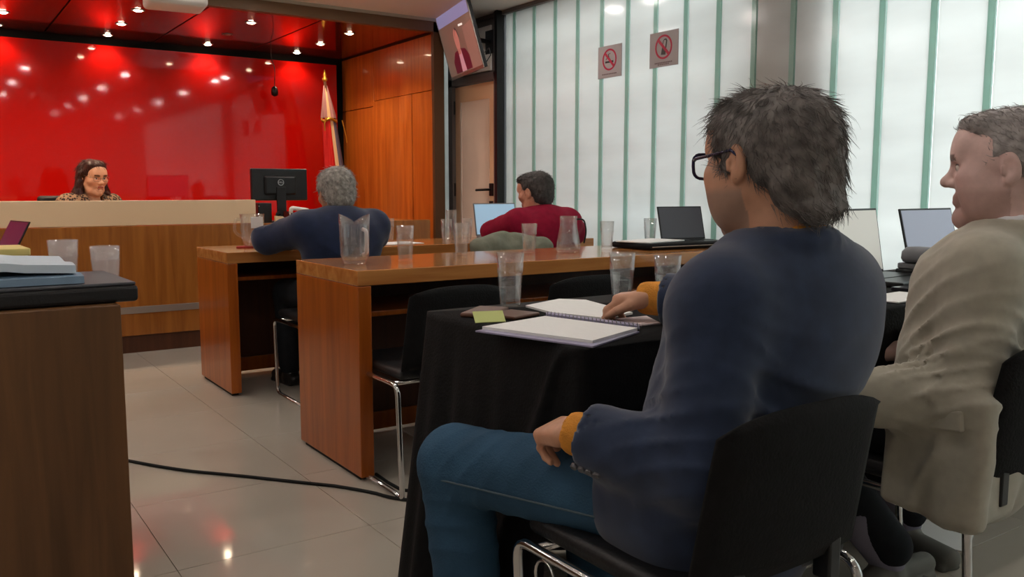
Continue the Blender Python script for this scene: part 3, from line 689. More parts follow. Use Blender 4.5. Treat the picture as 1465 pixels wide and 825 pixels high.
def radial_flow(crown, down=0., swirl=0.):
    c = np.asarray(crown)
    def f(P, N):
        d = P - c; d /= np.linalg.norm(d, axis=1)[:, None] + 1e-9
        d = d + A(0, 0, -down); return d + swirl * np.cross(N, d)
    return f
def hairpart(parent, V0, F0, S, m):
    V, F = join([(V0, F0), S]); return ob('hair', npmesh('hair', V, F, m), m, parent)
def collar_ring(c, rx, ry, z0, rr, tilt=.0, gap=.5):
    L = []; pts = []
    for k in range(15):
        a = pi / 2 + gap + (2 * pi - 2 * gap) * k / 14; pts.append(c + A(rx * cos(a), ry * sin(a), z0 + tilt * sin(a)))
    for p, q in zip(pts[:-1], pts[1:]): L.append(rc(p, q, rr, rr, .012))
    return L
def jacket_prims(J, rt=(.175, .195), sh=.078, sl=(.080, .066, .058), flat=.72, hem=None, ends=('L', 'R')):
    L = [rc(J['pel'], J['che'], rt[0], rt[1], .05, 'u', (Yx, flat)), rc(J['che'] + A(0, 0, .03), J['nk'] + A(0, 0, -.05), .16, .10, .06, 'u', (Yx, .72)), rc(J['Ls'], J['Rs'], sh, sh, .06)]
    L += [rc(J['nk'] + A(0, 0, -.045), J['Ls'], .062, .06, .05), rc(J['nk'] + A(0, 0, -.045), J['Rs'], .062, .06, .05)]
    for q in 'LR':
        L += [rc(J[q + 's'], J[q + 'e'], sl[0], sl[1], .035), rc(J[q + 'e'], J[q + 'w'], sl[1], sl[2], .025)]
    return L
def cuff_cut(J, q, r=.043, sh=0., inn=.03):
    d = J[q + 'w'] - J[q + 'e']; d /= np.linalg.norm(d)
    J = dict(J); J[q + 'w'] = J[q + 'w'] + d * sh
    return [bxp(J[q + 'w'] + d * (.045 + .012), (.09, .09, .045), .002, np.array(frame((0, 0, 0), Vector(np.cross(d, A(.3, .2, .9))), Vector(d)).to_3x3()), .006, 's'),
            rc(J[q + 'w'] - d * inn, J[q + 'w'] + d * .05, r, r, .006, 's')]

# ---- man in navy blazer and jeans, writing at the black table
O = (1.15, 1.0, 0)
Jw = dict(pel=(1.15, 1.015, .53), che=(1.215, 1.0, .79), nk=(1.228, .970, .950), hd=(1.228, 1.0, 1.098),
          Ls=(1.068, .955, .868), Rs=(1.425, 1.005, .875), Le=(.985, .925, .615), Re=(1.49, 1.19, .81), Lw=(.914, 1.110, .634), Rw=(1.385, 1.415, .805),
          Lh=(1.06, 1.03, .515), Rh=(1.25, 1.03, .515), Lk=(.885, 1.495, .490), Rk=(1.26, 1.52, .49), La=(.90, 1.46, .09), Ra=(1.27, 1.50, .09), Lt=(.88, 1.61, .04), Rt=(1.28, 1.65, .04))
Oa = A(*O); l = lambda p: A(*p) - Oa
hl = hand_mesh(frame(l((.906, 1.136, .638)), (.14, .95, -.22), (-.3, .1, 1)), 1, (.72, .8, .85, .9), .04, (.5, .4))
hr = hand_mesh(frame(l((1.375, 1.435, .806)), (-.55, .78, -.10), (-.15, .25, 1)), -1, (.62, .70, .75, .8), .03, (.75, .5), fore=.06)
P1, J, R = person('man in navy blazer, mustard sweater and blue jeans, writing at the black-draped table', O, Jw, (196, 146, 118), (radians(-3), radians(4), 0, 1.06),
                  .0035, [hl, hr], dict(wide=1.06, jowl=.008, nose=.9), dict(stubble=(128, 112, 104)))
hd = J['hd']; s = 1.06
H = lambda x, y, z: hd + R @ (A(x, y, z) * s)
HE = lambda p, r, k=.02, op='u': el(H(*p), A(*r) * s, R, k, op)
L = [HE((0, -.022, .030), (.086, .108, .088)), HE((0, -.070, -.030), (.072, .052, .070), .03), HE((0, .042, .074), (.066, .062, .040), .03),
     HE((.0, -.098, -.080), (.050, .024, .022), .02)]
for q in (-1, 1): L += [HE((q * .070, .020, .040), (.016, .036, .034), .015), HE((q * .074, .022, .000), (.008, .012, .030), .008)]
L += [HE((0, .120, -.040), (.085, .070, .085), .01, 's'), HE((0, .140, .02), (.06, .055, .045), .01, 's')]
for q in (-1, 1): L += [HE((q * .092, -.008, -.008), (.022, .022, .032), .006, 's'), HE((q * .078, .030, -.065), (.05, .06, .05), .008, 's')]
V0, F0 = sculpt(L, .0045, both(wavy(.0035, 90, 3), wavy(.0016, 220, 4)))
crown = H(.01, -.05, .12)
S = strands(V0, F0, 6500, .034, radial_flow(crown, .1, .45), .00075, .02, 5, .20, 6, None, .5)
S2 = strands(V0, F0, 140, .05, radial_flow(crown, .0, .3), .0005, .30, 15, .35, 6, (V0 - hd)[:, 2] > .04, .5)
S = join([S, S2])
hairpart(P1, V0, F0, S, m_hairgb)
spectacles(P1, hd, R, s, m_rim, .0030, .118, .027, .021, 1.06)
L = jacket_prims(J, (.170, .185), .072, (.076, .068, .060)) + [rc(J['pel'] + A(0, -.01, -.06), J['pel'] + A(.02, -.01, .1), .185, .18, .04, 'u', (Yx, .72)), rc(J['Lh'] + A(-.015, -.02, .01), J['Lh'] * .86 + J['Lk'] * .14 + A(-.006, 0, .0), .110, .100, .06), el(J['che'] + A(.05, -.045, .02), (.20, .105, .17), None, .05)]
L += collar_ring(J['nk'], .076, .080, -.004, .018, -.022, .75)
L += [rc(J['nk'] + A(0, .012, -.03), hd + A(0, .012, -.06), .078, .080, .012, 's'), el(J['nk'] + A(-.035, .075, -.02), (.062, .07, .062), None, .02, 's')]
L += cuff_cut(J, 'L', .048, -.012) + cuff_cut(J, 'R', .046, -.014)
fd = folds([(J['Le'] + A(0, .03, .03), (.1, .5, 1), 150, .10, .006), (J['Ls'] + A(0, -.02, -.10), (.5, .6, .7), 110, .10, .004), (J['che'] + A(-.05, -.12, -.12), (.2, .1, 1), 80, .16, .005), (J['Re'], (.3, 1, .2), 130, .1, .005)])
jk, Vj, Fj = piece('blazer', P1, L, .0075, m_navy, both(fd, wavy(.0022, 26, 9)))
# four sleeve buttons
d = J['Lw'] - J['Le']; d /= np.linalg.norm(d)
sd = np.cross(d, A(0, 0, 1)); sd /= np.linalg.norm(sd); 
if sd[0] > 0: sd = -sd
upv = np.cross(sd, d); upv = upv if upv[2] > 0 else -upv
for i in range(4):
    pos = J['Lw'] - d * (.008 + .0145 * i) ; nrm = sd * cos(radians(-38)) + upv * sin(radians(-38)); pos = pos + nrm * (.0625 + .0006 * i)
    M4 = frame(pos, Vector(np.cross(nrm, d)), Vector(nrm))
    ob('sleeve_button', MB().lathe([(.0062, -.004), (.0062, .002), (.005, .0032), (.0036, .0022), (.001, .0022)], 14).xf(M4), mat('grey_button', (96, 96, 100), .35), jk, smooth=True)
# mustard sweater: collar and cuffs
L = collar_ring(J['nk'] + A(0, .008, 0), .070, .074, .008, .012, -.022, .0)
L.append(rc(J['che'], J['nk'] + A(0, .0, -.03), .13, .07, .03, 'u', (Yx, .72)))
piece('sweater', P1, L, .0045, m_must)
for q, ext in (('L', .016), ('R', .036)):
    d = J[q + 'w'] - J[q + 'e']; d /= np.linalg.norm(d)
    piece('sweater_cuff', P1, [rc(J[q + 'w'] - d * .04, J[q + 'w'] + d * ext, .042, .038, .005, 'u'), rc(J[q + 'w'] + d * (ext + .004), J[q + 'w'] + d * (ext + .05), .0300, .0300, .004, 's')], .0040, m_must)
jf = folds([(J['Lk'] + A(.0, -.09, 0), (-.2, 1, .5), 150, .09, .004), (J['Lh'] + A(-.04, .20, .02), (-.2, 1, .8), 130, .10, .005), (J['Lk'] + A(0, -.02, -.12), (0, .4, 1), 120, .10, .004)])
tr, _, _ = trousers(P1, J, m_jean, .076, .094, both(jf, wavy(.0015, 40, 5)), .007, .066)
ax_ = J['Lk'] - J['Lh']; ax_ /= np.linalg.norm(ax_); nl = np.cross(ax_, A(0, 0, -1)); nl = nl if nl[0] < 0 else -nl
pts = []
for i in range(12):
    t_ = .22 + .76 * i / 11; c = J['Lh'] + (J['Lk'] - J['Lh']) * t_; r_ = .094 + (.076 - .094) * t_ + .0012; a_ = radians(-14 + 6 * i / 11)
    pts.append(tuple(c + (nl * cos(a_) + A(0, 0, 1) * sin(a_)) * r_))
ob('seam', MB().tube(pts, .0022, 6), mat('denim_thread', (74, 90, 100), .8), tr, smooth=True)
shoe(P1, J['La'], J['Lt'], m_shoeb); shoe(P1, J['Ra'], J['Rt'], m_shoeb)

# ---- man in beige blazer
O = (1.95, 1.02, 0)
Jw = dict(pel=(1.96, 1.02, .53), che=(1.985, 1.005, .79), nk=(2.015, .965, .955), hd=(2.018, .985, 1.098),
          Ls=(1.865, .945, .872), Rs=(2.17, 1.01, .872), Le=(1.785, .935, .615), Re=(2.20, 1.08, .64), Lw=(1.635, 1.095, .605), Rw=(2.08, 1.24, .64),
          Lh=(1.86, 1.04, .515), Rh=(2.05, 1.04, .515), Lk=(1.82, 1.44, .50), Rk=(2.16, 1.46, .50), La=(2.06, 1.25, .10), Ra=(2.34, 1.37, .10), Lt=(2.20, 1.24, .04), Rt=(2.31, 1.24, .04))
Oa = A(*O)
hl = hand_mesh(frame(l((1.622, 1.108, .598)), (-.12, .45, -.75), (-.7, -.5, .1)), 1, (.25, .25, .3, .35), .06, (.4, .3), fore=.04)
hr = hand_mesh(frame(l((2.06, 1.265, .635)), (-.4, .8, -.2), (0, 0, 1)), -1, (.4, .4, .45, .5), .05, (.4, .3), fore=.06)
P2, J, R = person('man in beige blazer and dark trousers seated beside the man writing', O, Jw, (214, 180, 172), (radians(24), radians(2), 0, 1.07),
                  .0035, [hl, hr], dict(wide=1.04, jowl=.006, nose=1.15), dict(stubble=(176, 140, 130), lips=(188, 140, 132), brow=(130, 108, 102)))
hd = J['hd']; s = 1.07
L = [HE((0, -.028, .034), (.083, .100, .091)), HE((0, -.068, -.035), (.068, .040, .055), .03), HE((0, .040, .090), (.060, .052, .030), .03)]
for q in (-1, 1): L += [HE((q * .070, .010, .022), (.012, .020, .036), .012)]
L += [HE((0, .116, -.03), (.082, .060, .100), .03, 's')]
for q in (-1, 1): L += [HE((q * .090, .004, -.008), (.026, .030, .036), .008, 's'), HE((q * .075, .050, -.055), (.04, .05, .05), .02, 's')]
V0, F0 = sculpt(L, .0045, wavy(.0015, 160, 13))
S = strands(V0, F0, 4200, .018, lambda P, N: np.tile(R @ A(0, .6, .5), (len(P), 1)), .0008, .7, 6, .35, 4)
hairpart(P2, V0, F0, S, m_hairw)
L = jacket_prims(J, (.175, .185), .074, (.080, .074, .060))
L += [rc(J['pel'] + A(0, -.02, -.05), J['pel'] + A(0, -.01, .1), .195, .185, .04, 'u', (Yx, .74)),
      bxp(l((1.735, .955, .50)), (.004, .095, .115), .020, np.array(Matrix.Rotation(radians(-6), 3, 'Z') @ Matrix.Rotation(radians(4), 3, 'Y')), .05),
      bxp(l((1.80, .905, .44)), (.07, .02, .06), .022, None, .04)]
L += collar_ring(J['nk'], .076, .080, .004, .017, -.012, .6)
L += [rc(J['nk'] + A(0, 0, -.03), hd + A(0, 0, -.06), .070, .068, .012, 's'), el(J['nk'] + A(-.01, .09, -.04), (.05, .06, .09), None, .02, 's')] + cuff_cut(J, 'L', .044) + cuff_cut(J, 'R', .044)
fd = folds([(J['Le'] + A(0, .03, .03), (.2, .7, 1), 150, .10, .010), (J['Le'] + A(-.06, .08, .02), (.5, 1, -.4), 170, .08, .010), (J['Ls'] + A(-.03, .03, -.12), (.5, .8, .9), 120, .12, .007),
            (J['Ls'] + A(.04, -.05, -.17), (.2, .5, 1), 95, .13, .006), (l((1.73, .95, .47)), (.1, 1, .25), 80, .12, .005)])
jk2, _, _ = piece('blazer', P2, L, .0075, m_beige, both(fd, wavy(.0022, 26, 19)))
ob('pocket_flap', MB().bbox(-.006, .008, -.062, .062, -.021, .021, b=.004), m_beige, jk2, loc=tuple(l((1.703, .945, .582))), rot=(radians(-7), radians(4), radians(-6)))
L = collar_ring(J['nk'], .064, .068, .022, .010, -.012, .05)
L.append(rc(J['che'], J['nk'] + A(0, 0, -.03), .13, .07, .03, 'u', (Yx, .72)))
piece('shirt', P2, L, .006, m_white_sh)
trousers(P2, J, m_dark, .072, .092, wavy(.002, 30, 8), .009, .060)
for q in 'LR': piece('sock', P2, [rc(J[q + 'a'] + A(0, 0, -.02), J[q + 'a'] * .72 + J[q + 'k'] * .28, .046, .064, .02)], .008, m_sock)
shoe(P2, J['La'], J['Lt'], m_shoeg); shoe(P2, J['Ra'], J['Rt'], m_shoeg)

# ---- grey-haired man in dark blue suit at the desk before the bench
O = (1.75, 4.05, 0)
Jw = dict(pel=(1.75, 4.07, .53), che=(1.755, 4.10, .76), nk=(1.76, 4.13, .905), hd=(1.768, 4.175, 1.035),
          Ls=(1.575, 4.11, .865), Rs=(1.945, 4.11, .865), Le=(1.450, 4.31, .80), Re=(2.035, 4.29, .80), Lw=(1.64, 4.50, .79), Rw=(1.88, 4.50, .79),
          Lh=(1.66, 4.09, .515), Rh=(1.84, 4.09, .515), Lk=(1.62, 4.52, .50), Rk=(1.88, 4.52, .50), La=(1.62, 4.50, .09), Ra=(1.88, 4.50, .09), Lt=(1.60, 4.64, .04), Rt=(1.90, 4.64, .04))
Oa = A(*O)
hl = hand_mesh(frame(l((1.66, 4.52, .785)), (.7, .6, -.1), (0, 0, 1)), 1, (.4,) * 4, .05, (.4, .3), .005, fore=.05)
hr = hand_mesh(frame(l((1.86, 4.52, .785)), (-.7, .6, -.1), (0, 0, 1)), -1, (.4,) * 4, .05, (.4, .3), .005, fore=.05)
P3, J, R = person('grey-haired man in dark blue suit at front desk, seen from behind', O, Jw, (190, 138, 112), (radians(-4), radians(14), 0, 1.0), .006, [hl, hr], {}, {}, .016)
hd = J['hd']; s = 1.0
L = [HE((0, -.024, .034), (.092, .110, .096)), HE((0, -.062, -.035), (.078, .055, .066), .03), HE((0, .045, .085), (.066, .056, .035), .03)]
L += [HE((0, .118, -.035), (.08, .072, .095), .01, 's')]
for q in (-1, 1): L += [HE((q * .092, .004, -.010), (.022, .026, .034), .008, 's')]
V0, F0 = sculpt(L, .006, wavy(.004, 110, 23))
S = strands(V0, F0, 2400, .026, radial_flow(H(0, -.06, .13), .2, .5), .0011, .5, 7, .5, 5, None, .7)
hairpart(P3, V0, F0, S, m_hairg)
L = jacket_prims(J, (.185, .205), .075, (.082, .074, .058)) + [el(J['che'] + A(0, -.04, .04), (.20, .11, .15), None, .05)]
L += collar_ring(J['nk'], .074, .078, .0, .020, -.004, .6) + [rc(J['nk'] + A(0, .01, -.03), hd + A(0, 0, -.06), .064, .062, .012, 's')]
fd = folds([(J['Le'], (.4, 1, .6), 60, .12, .008), (J['Re'], (-.4, 1, .6), 60, .12, .008), (J['che'] + A(0, -.12, -.05), (.2, .1, 1), 34, .18, .005)])
piece('suit_jacket', P3, L, .012, m_navy2, both(fd, wavy(.003, 24, 29)))
trousers(P3, J, m_dark, .072, .09, None, .013, .060); shoe(P3, J['La'], J['Lt'], m_shoeb); shoe(P3, J['Ra'], J['Rt'], m_shoeb)

# ---- man in crimson pullover with laptop
O = (3.08, 4.05, 0)
Jw = dict(pel=(3.08, 4.07, .53), che=(3.045, 4.10, .76), nk=(3.045, 4.14, .905), hd=(3.035, 4.19, 1.035),
          Ls=(2.885, 4.15, .860), Rs=(3.21, 4.10, .860), Le=(2.86, 4.37, .80), Re=(3.32, 4.17, .79), Lw=(3.05, 4.54, .775), Rw=(3.28, 4.46, .775),
          Lh=(2.96, 4.09, .515), Rh=(3.14, 4.09, .515), Lk=(2.93, 4.52, .50), Rk=(3.18, 4.52, .50), La=(2.93, 4.50, .09), Ra=(3.18, 4.50, .09), Lt=(2.91, 4.64, .04), Rt=(3.20, 4.64, .04))
Oa = A(*O)
hl = hand_mesh(frame(l((3.07, 4.56, .772)), (.6, .7, -.1), (0, 0, 1)), 1, (.4,) * 4, .05, (.4, .3), .005, fore=.05)
hr = hand_mesh(frame(l((3.275, 4.485, .772)), (-.2, .9, -.1), (0, 0, 1)), -1, (.4,) * 4, .05, (.4, .3), .005, fore=.05)
P4, J, R = person('dark-haired man in crimson pullover working at an open laptop', O, Jw, (198, 142, 116), (radians(18), radians(10), 0, .98), .006, [hl, hr], {}, {}, .016)
hd = J['hd']; s = .98
L = [HE((0, -.024, .034), (.086, .106, .093)), HE((0, -.062, -.035), (.072, .050, .062), .03), HE((0, .050, .088), (.062, .054, .035), .03)]
L += [HE((0, .118, -.035), (.08, .072, .095), .01, 's')]
for q in (-1, 1): L += [HE((q * .090, .004, -.010), (.022, .028, .034), .008, 's')]
V0, F0 = sculpt(L, .006, wavy(.003, 130, 33))
S = strands(V0, F0, 2200, .020, radial_flow(H(0, -.05, .13), .2, .3), .0011, .4, 8, .4, 5, None, .3)
hairpart(P4, V0, F0, S, m_hairs)
L = jacket_prims(J, (.17, .18), .072, (.080, .072, .046)) + [el(J['che'] + A(0, -.04, .05), (.17, .11, .14), None, .05)]
L += collar_ring(J['nk'], .070, .074, .0, .017, -.004, .3) + [rc(J['nk'] + A(0, .01, -.03), hd + A(0, 0, -.06), .064, .062, .012, 's'), el(J['nk'] + A(.03, -.075, -.02), (.075, .028, .045), None, .03)]
fd = folds([(J['Le'], (.4, 1, .6), 60, .12, .008), (J['Re'], (-.4, 1, .6), 60, .12, .008), (J['che'] + A(0, -.12, -.05), (.5, .1, 1), 40, .18, .006)])
piece('pullover', P4, L, .012, m_crim, both(fd, wavy(.003, 24, 39)))
trousers(P4, J, m_dark, .072, .09, None, .013, .060); shoe(P4, J['La'], J['Lt'], m_shoeb); shoe(P4, J['Ra'], J['Rt'], m_shoeb)

# ---- judge, built facing +Y about her own base, then turned to face the room
O = (0, 0, 0); Oa = A(0, 0, 0)
Jw = dict(pel=(0, 0, .55), che=(0, .02, .80), nk=(0, .04, .935), hd=(0, .075, 1.09), Ls=(-.165, .02, .90), Rs=(.165, .02, .90), Le=(-.25, .12, .70), Re=(.25, .12, .70),
          Lw=(-.10, .30, .86), Rw=(.10, .30, .86), Lh=(-.09, .02, .52), Rh=(.09, .02, .52), Lk=(-.10, .45, .52), Rk=(.10, .45, .52), La=(-.10, .42, .10), Ra=(.10, .42, .10), Lt=(-.11, .55, .04), Rt=(.11, .55, .04))
for q in 'LR': Jw[q + 'w'] = (Jw[q + 'w'][0], .30, .84)
hl = hand_mesh(frame((-.09, .32, .838), (.6, .6, -.1), (0, 0, 1)), 1, (.4,) * 4, .05, (.4, .3), .005, fore=.05)
hr = hand_mesh(frame((.09, .32, .838), (-.6, .6, -.1), (0, 0, 1)), -1, (.4,) * 4, .05, (.4, .3), .005, fore=.05)
P5, J, R = person('dark-haired woman judge with glasses and leopard-print blouse, speaking behind the bench', O, Jw, (222, 168, 134), (radians(0), radians(8), 0, 1.0), .004, [hl, hr],
                  dict(wide=.97, mouth_open=.010, nose=.9), dict(lips=(150, 60, 56), brow=(70, 44, 32)), .014)
hd = J['hd']; s = 1.0
L = [HE((0, -.024, .036), (.088, .110, .094)), HE((0, -.060, -.045), (.085, .050, .090), .03), HE((0, .030, .092), (.066, .056, .035), .03)]
for q in (-1, 1): L += [rc(H(q * .078, -.025, .02), H(q * .10, -.02, -.12), .026, .036, .03), rc(H(q * .10, -.02, -.12), H(q * .115, -.01, -.19), .036, .022, .02)]
L += [HE((0, .112, -.030), (.075, .080, .100), .01, 's'), HE((0, .07, -.1), (.06, .08, .08), .01, 's')]
V0, F0 = sculpt(L, .005, wavy(.003, 100, 43))
S = strands(V0, F0, 2000, .045, radial_flow(H(0, -.02, .16), .5, .2), .0012, .1, 9, .2, 5, None, .2)
hairpart(P5, V0, F0, S, m_hairbr)
spectacles(P5, hd, R, s, m_rimj, .0013, .108, .024, .017, 1., False)
m_leo = mat('leopard_print', (150, 120, 90), .8)
nt = m_leo.node_tree; vo = nt.nodes.new('ShaderNodeTexVoronoi'); vo.inputs['Scale'].default_value = 62; tc = nt.nodes.new('ShaderNodeTexCoord'); rp = nt.nodes.new('ShaderNodeValToRGB')
rp.color_ramp.elements[0].position = .46; rp.color_ramp.elements[1].position = .58; rp.color_ramp.elements[0].color = (*lin((38, 26, 20)), 1); rp.color_ramp.elements[1].color = (*lin((150, 116, 88)), 1)
nt.links.new(tc.outputs['Object'], vo.inputs['Vector']); nt.links.new(vo.outputs['Distance'], rp.inputs[0]); nt.links.new(rp.outputs[0], nt.nodes['Principled BSDF'].inputs['Base Color'])
L = jacket_prims(J, (.15, .16), .062, (.066, .058, .044)) + [rc(J['nk'] + A(0, .01, -.03), hd + A(0, 0, -.06), .060, .060, .012, 's'), el(J['nk'] + A(0, .09, -.03), (.05, .07, .10), None, .02, 's')]
piece('blouse', P5, L, .011, m_leo, wavy(.004, 26, 49))
trousers(P5, J, m_dark, .072, .09, None, .014, .058); shoe(P5, J['La'], J['Lt'], m_shoeb); shoe(P5, J['Ra'], J['Rt'], m_shoeb)
P5.location = (1.03, 6.96, .05); P5.rotation_euler = (0, 0, radians(180 + 22))
t = thing('office_chair', 'black office chair behind the bench under the judge', 'chair', (1.03, 7.0, .05), radians(202))
ob('floor_dais', MB().bbox(-1.5, 3.3, 6.66, 7.94, 0, .05, b=.003), m_woodI, kind='structure')
ob('seat', MB().bbox(-.24, .24, -.22, .25, .42, .47, b=.02, seg=3), m_blkleather, t, smooth=True)
ob('backrest', MB().bbox(-.22, .22, -.30, -.24, .55, .96, b=.025, seg=3), m_blkleather, t, smooth=True)
ob('back_bracket', MB().bbox(-.03, .03, -.28, -.20, .40, .60, b=.005), m_blkplastic, t)
ob('gas_column', MB().tube([(0, 0, .06), (0, 0, .42)], .028, 12), m_blkplastic, t)
for i in range(5):
    a = 2 * pi * i / 5; lg = ob('leg', MB().tube([(0, 0, .08), (.28 * cos(a), .28 * sin(a), .06)], [.025, .016], 8), m_blkplastic, t)
    ob('castor', MB().lathe([(.01, 0), (.025, .008), (.025, .05), (.01, .058)], 12, (.28 * cos(a), .28 * sin(a), 0)), m_blkplastic, lg)
for q in (-1, 1): ob('armrest', MB().tube(arc([(q * .24, -.1, .45), (q * .30, -.1, .46), (q * .30, -.1, .68), (q * .30, .15, .68)], .04), .018, 8), m_blkplastic, t, smooth=True)

# ================================================================== THINGS ON THE WALLS
# television on a bracket, tilted, beside the door
tvn = onX(693, 96, 3.45); ang = radians(14)
TVW, TVH = .82, .51; tilt = radians(16)
t = thing('wall_television', 'flat television on a tilting wall bracket above the door, showing a man', 'television', tuple(tvn), 0)
# local frame: u along the bottom edge (away from camera), n facing the room, w up the screen
u = Vector((sin(ang), cos(ang), 0)); nr = Vector((-cos(ang), sin(ang), 0)); w = (Vector((0, 0, 1)) * cos(tilt) + nr * sin(tilt)); n2 = u.cross(w); n2 = n2 if n2.dot(nr) > 0 else -n2
M4 = Matrix(((u.x, n2.x, w.x, 0), (u.y, n2.y, w.y, 0), (u.z, n2.z, w.z, 0), (0, 0, 0, 1)))
ob('casing', MB().bbox(0, TVW, -.030, -.002, 0, TVH, b=.006).xf(M4), m_blkplastic, t)
bz = MB(); b_ = .012
for (a0, a1, c0, c1) in [(0, TVW, 0, .022), (0, TVW, TVH - b_, TVH), (0, b_, .022, TVH - b_), (TVW - b_, TVW, .022, TVH - b_)]: bz.box(a0, a1, -.002, .003, c0, c1)
ob('bezel', bz.xf(M4), m_steel, t)
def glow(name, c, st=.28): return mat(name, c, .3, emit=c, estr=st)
scr = MB().box(b_, TVW - b_, -.002, .0002, .022, TVH - b_, 0)
pic = [(1, [(b_, .405), (TVW - b_, .405), (TVW - b_, TVH - b_), (b_, TVH - b_)]), (2, [(.02, .022), (.02, .35), (.25, .33), (.25, .022)]),
       (3, [(.24, .03), (.24, .13), (.30, .185), (.42, .20), (.56, .185), (.64, .12), (.64, .03)]),
       (4, [(.38, .03), (.40, .19), (.47, .19), (.49, .03)]),
       (5, [(.44 + .055 * cos(2 * pi * k / 20), .265 + .085 * sin(2 * pi * k / 20)) for k in range(20)]),
       (6, [(.40, .20), (.41, .16), (.47, .16), (.48, .20)]),
       (7, [(.36 + .11 * k / 8, .275 + .085 * sin(pi * k / 8)) for k in range(9)] + [(.46 - .08 * k / 8, .29 + .05 * sin(pi * k / 8)) for k in range(9)]),
       (8, [(.22, .345), (.32, .35), (.32, .365), (.22, .36)])]
for i, (mi, poly) in enumerate(pic): scr.add([(x, .0006 + .0003 * i, z) for x, z in poly], [tuple(range(len(poly)))], mi)
ob('screen', scr.xf(M4), [glow('tv_brown', (118, 92, 80)), glow('tv_lilac', (150, 146, 190)), glow('tv_tan', (140, 104, 92)), glow('tv_maroon', (88, 24, 40)), glow('tv_shirt', (196, 140, 150)), glow('tv_face', (186, 120, 108)), glow('tv_neck', (176, 112, 100)), glow('tv_hair', (70, 52, 50)), glow('tv_lamp', (235, 225, 215), .45)], t)
ctr = M4 @ Vector((TVW * .5, -.04, TVH * .55)); wall = Vector((XG - .03 - tvn[0], ctr.y + .02, 2.20 - tvn[2]))
ob('bracket_arm', MB().tube([ctr, wall], .018, 8), m_blkplastic, t)
ob('bracket_plate', MB().bbox(wall.x, wall.x + .012, wall.y - .06, wall.y + .06, wall.z - .09, wall.z + .09, b=.003), m_blkplastic, t)
p0 = M4 @ Vector((.0, -.03, .10)); ob('cable', MB().tube([p0, p0 + Vector((.02, -.03, .03)), p0 + Vector((.03, -.035, -.02)), p0 + Vector((.02, .0, -.06)), p0 + Vector((.01, .05, -.06))], .004, 6), m_blkplastic, t, smooth=True)

# two prohibition signs on the glass
m_plate = mat('sign_plate', (166, 160, 160), .5); m_sred = mat('sign_red', (180, 24, 60), .5); m_sblk = mat('sign_black', (44, 40, 40), .5); m_ink = mat('sign_ink', (110, 92, 92), .6)
def sign(name, label, ya, yb, z0, z1, kind):
    yc, zc = (ya + yb) / 2, (z0 + z1) / 2; wd, ht = yb - ya, z1 - z0
    t = thing(name, label, 'sign', (XG - .006, yc, z0), 0)
    # local: x out of the wall is -X ; picture u runs along -Y (left to right as seen from the room)
    ob('plate', MB().bbox(-.004, .0, -wd / 2, wd / 2, 0, ht, b=.001, seg=1), m_plate, t)
    Rr = wd * .295; cz = ht * .56
    def P(uu, vv, d=.0): return (-.0046 - d, -uu, cz + vv)
    ring = MB(); n = 36; V = [P(r_ * cos(2 * pi * k / n), r_ * sin(2 * pi * k / n), d) for d in (0, .0014) for r_ in (Rr, Rr * .84) for k in range(n)]
    F = []
    for k in range(n):
        q = (k + 1) % n; F += [(k, q, n + q, n + k), (2 * n + k, 3 * n + k, 3 * n + q, 2 * n + q), (k, 2 * n + k, 2 * n + q, q), (n + k, n + q, 3 * n + q, 3 * n + k)]
    ob('red_ring', ring.add(V, F), m_sred, t)
    c = Rr * .66; hw = Rr * .085
    def poly(pts, d, m, nm): 
        mb = MB(); k = len(pts); mb.add([P(a, b, d) for a, b in pts] + [P(a, b, d + .0006) for a, b in pts], [tuple(range(k)), tuple(reversed(range(k, 2 * k)))] + [(i, (i + 1) % k, k + (i + 1) % k, k + i) for i in range(k)]); return ob(nm, mb, m, t)
    if kind == 'smoke':
        poly([(-.6 * Rr, -.30 * Rr), (.55 * Rr, -.30 * Rr), (.55 * Rr, -.12 * Rr), (-.6 * Rr, -.12 * Rr)], 0, m_sblk, 'cigarette')
        sm = MB().tube([P(-.5 * Rr, .0, .0006), P(-.35 * Rr, .2 * Rr, .0006), P(-.1 * Rr, .25 * Rr, .0006), P(-.15 * Rr, .5 * Rr, .0006), P(.1 * Rr, .55 * Rr, .0006)], .0025, 5); ob('smoke_line', sm, m_ink, t)
    else:
        o = [(-.30 * Rr, -.62 * Rr), (.22 * Rr, -.66 * Rr), (.42 * Rr, .46 * Rr), (.30 * Rr, .66 * Rr), (.05 * Rr, .64 * Rr), (-.08 * Rr, .46 * Rr)]
        poly(o, 0, m_sblk, 'phone_outline'); poly([(a * .55 + .06 * Rr, b * .5 + .22 * Rr) for a, b in o], .0008, m_plate, 'phone_screen')
    poly([(-c - hw, c - hw), (-c + hw, c + hw), (c + hw, -c + hw), (c - hw, -c - hw)], .0018, m_sred, 'slash')
    yy = ht * .115 - cz
    for i in range(9 if kind == 'smoke' else 11):
        nn = 9 if kind == 'smoke' else 11; a = (-.5 + (i + .12) / nn) * wd * .62; b = a + wd * .62 / nn * .7; poly([(a, yy - ht * .016), (b, yy - ht * .016), (b, yy + ht * .02), (a, yy + ht * .02)], 0, m_ink, 'print_mark')
    if kind != 'smoke': 
        for i in range(6): a = (-.5 + (i + .12) / 6) * wd * .4; b = a + wd * .4 / 6 * .7; poly([(a, yy - ht * .06), (b, yy - ht * .06), (b, yy - ht * .03), (a, yy - ht * .03)], 0, m_ink, 'print_mark')
sign('no_smoking_sign', 'grey square sign on the glass with a crossed-out cigarette in a red ring', 4.290, 4.525, 1.782, 1.988, 'smoke')
sign('no_phone_sign', 'grey square sign on the glass with a crossed-out phone in a red ring', 3.787, 4.032, 1.795, 2.004, 'phone')

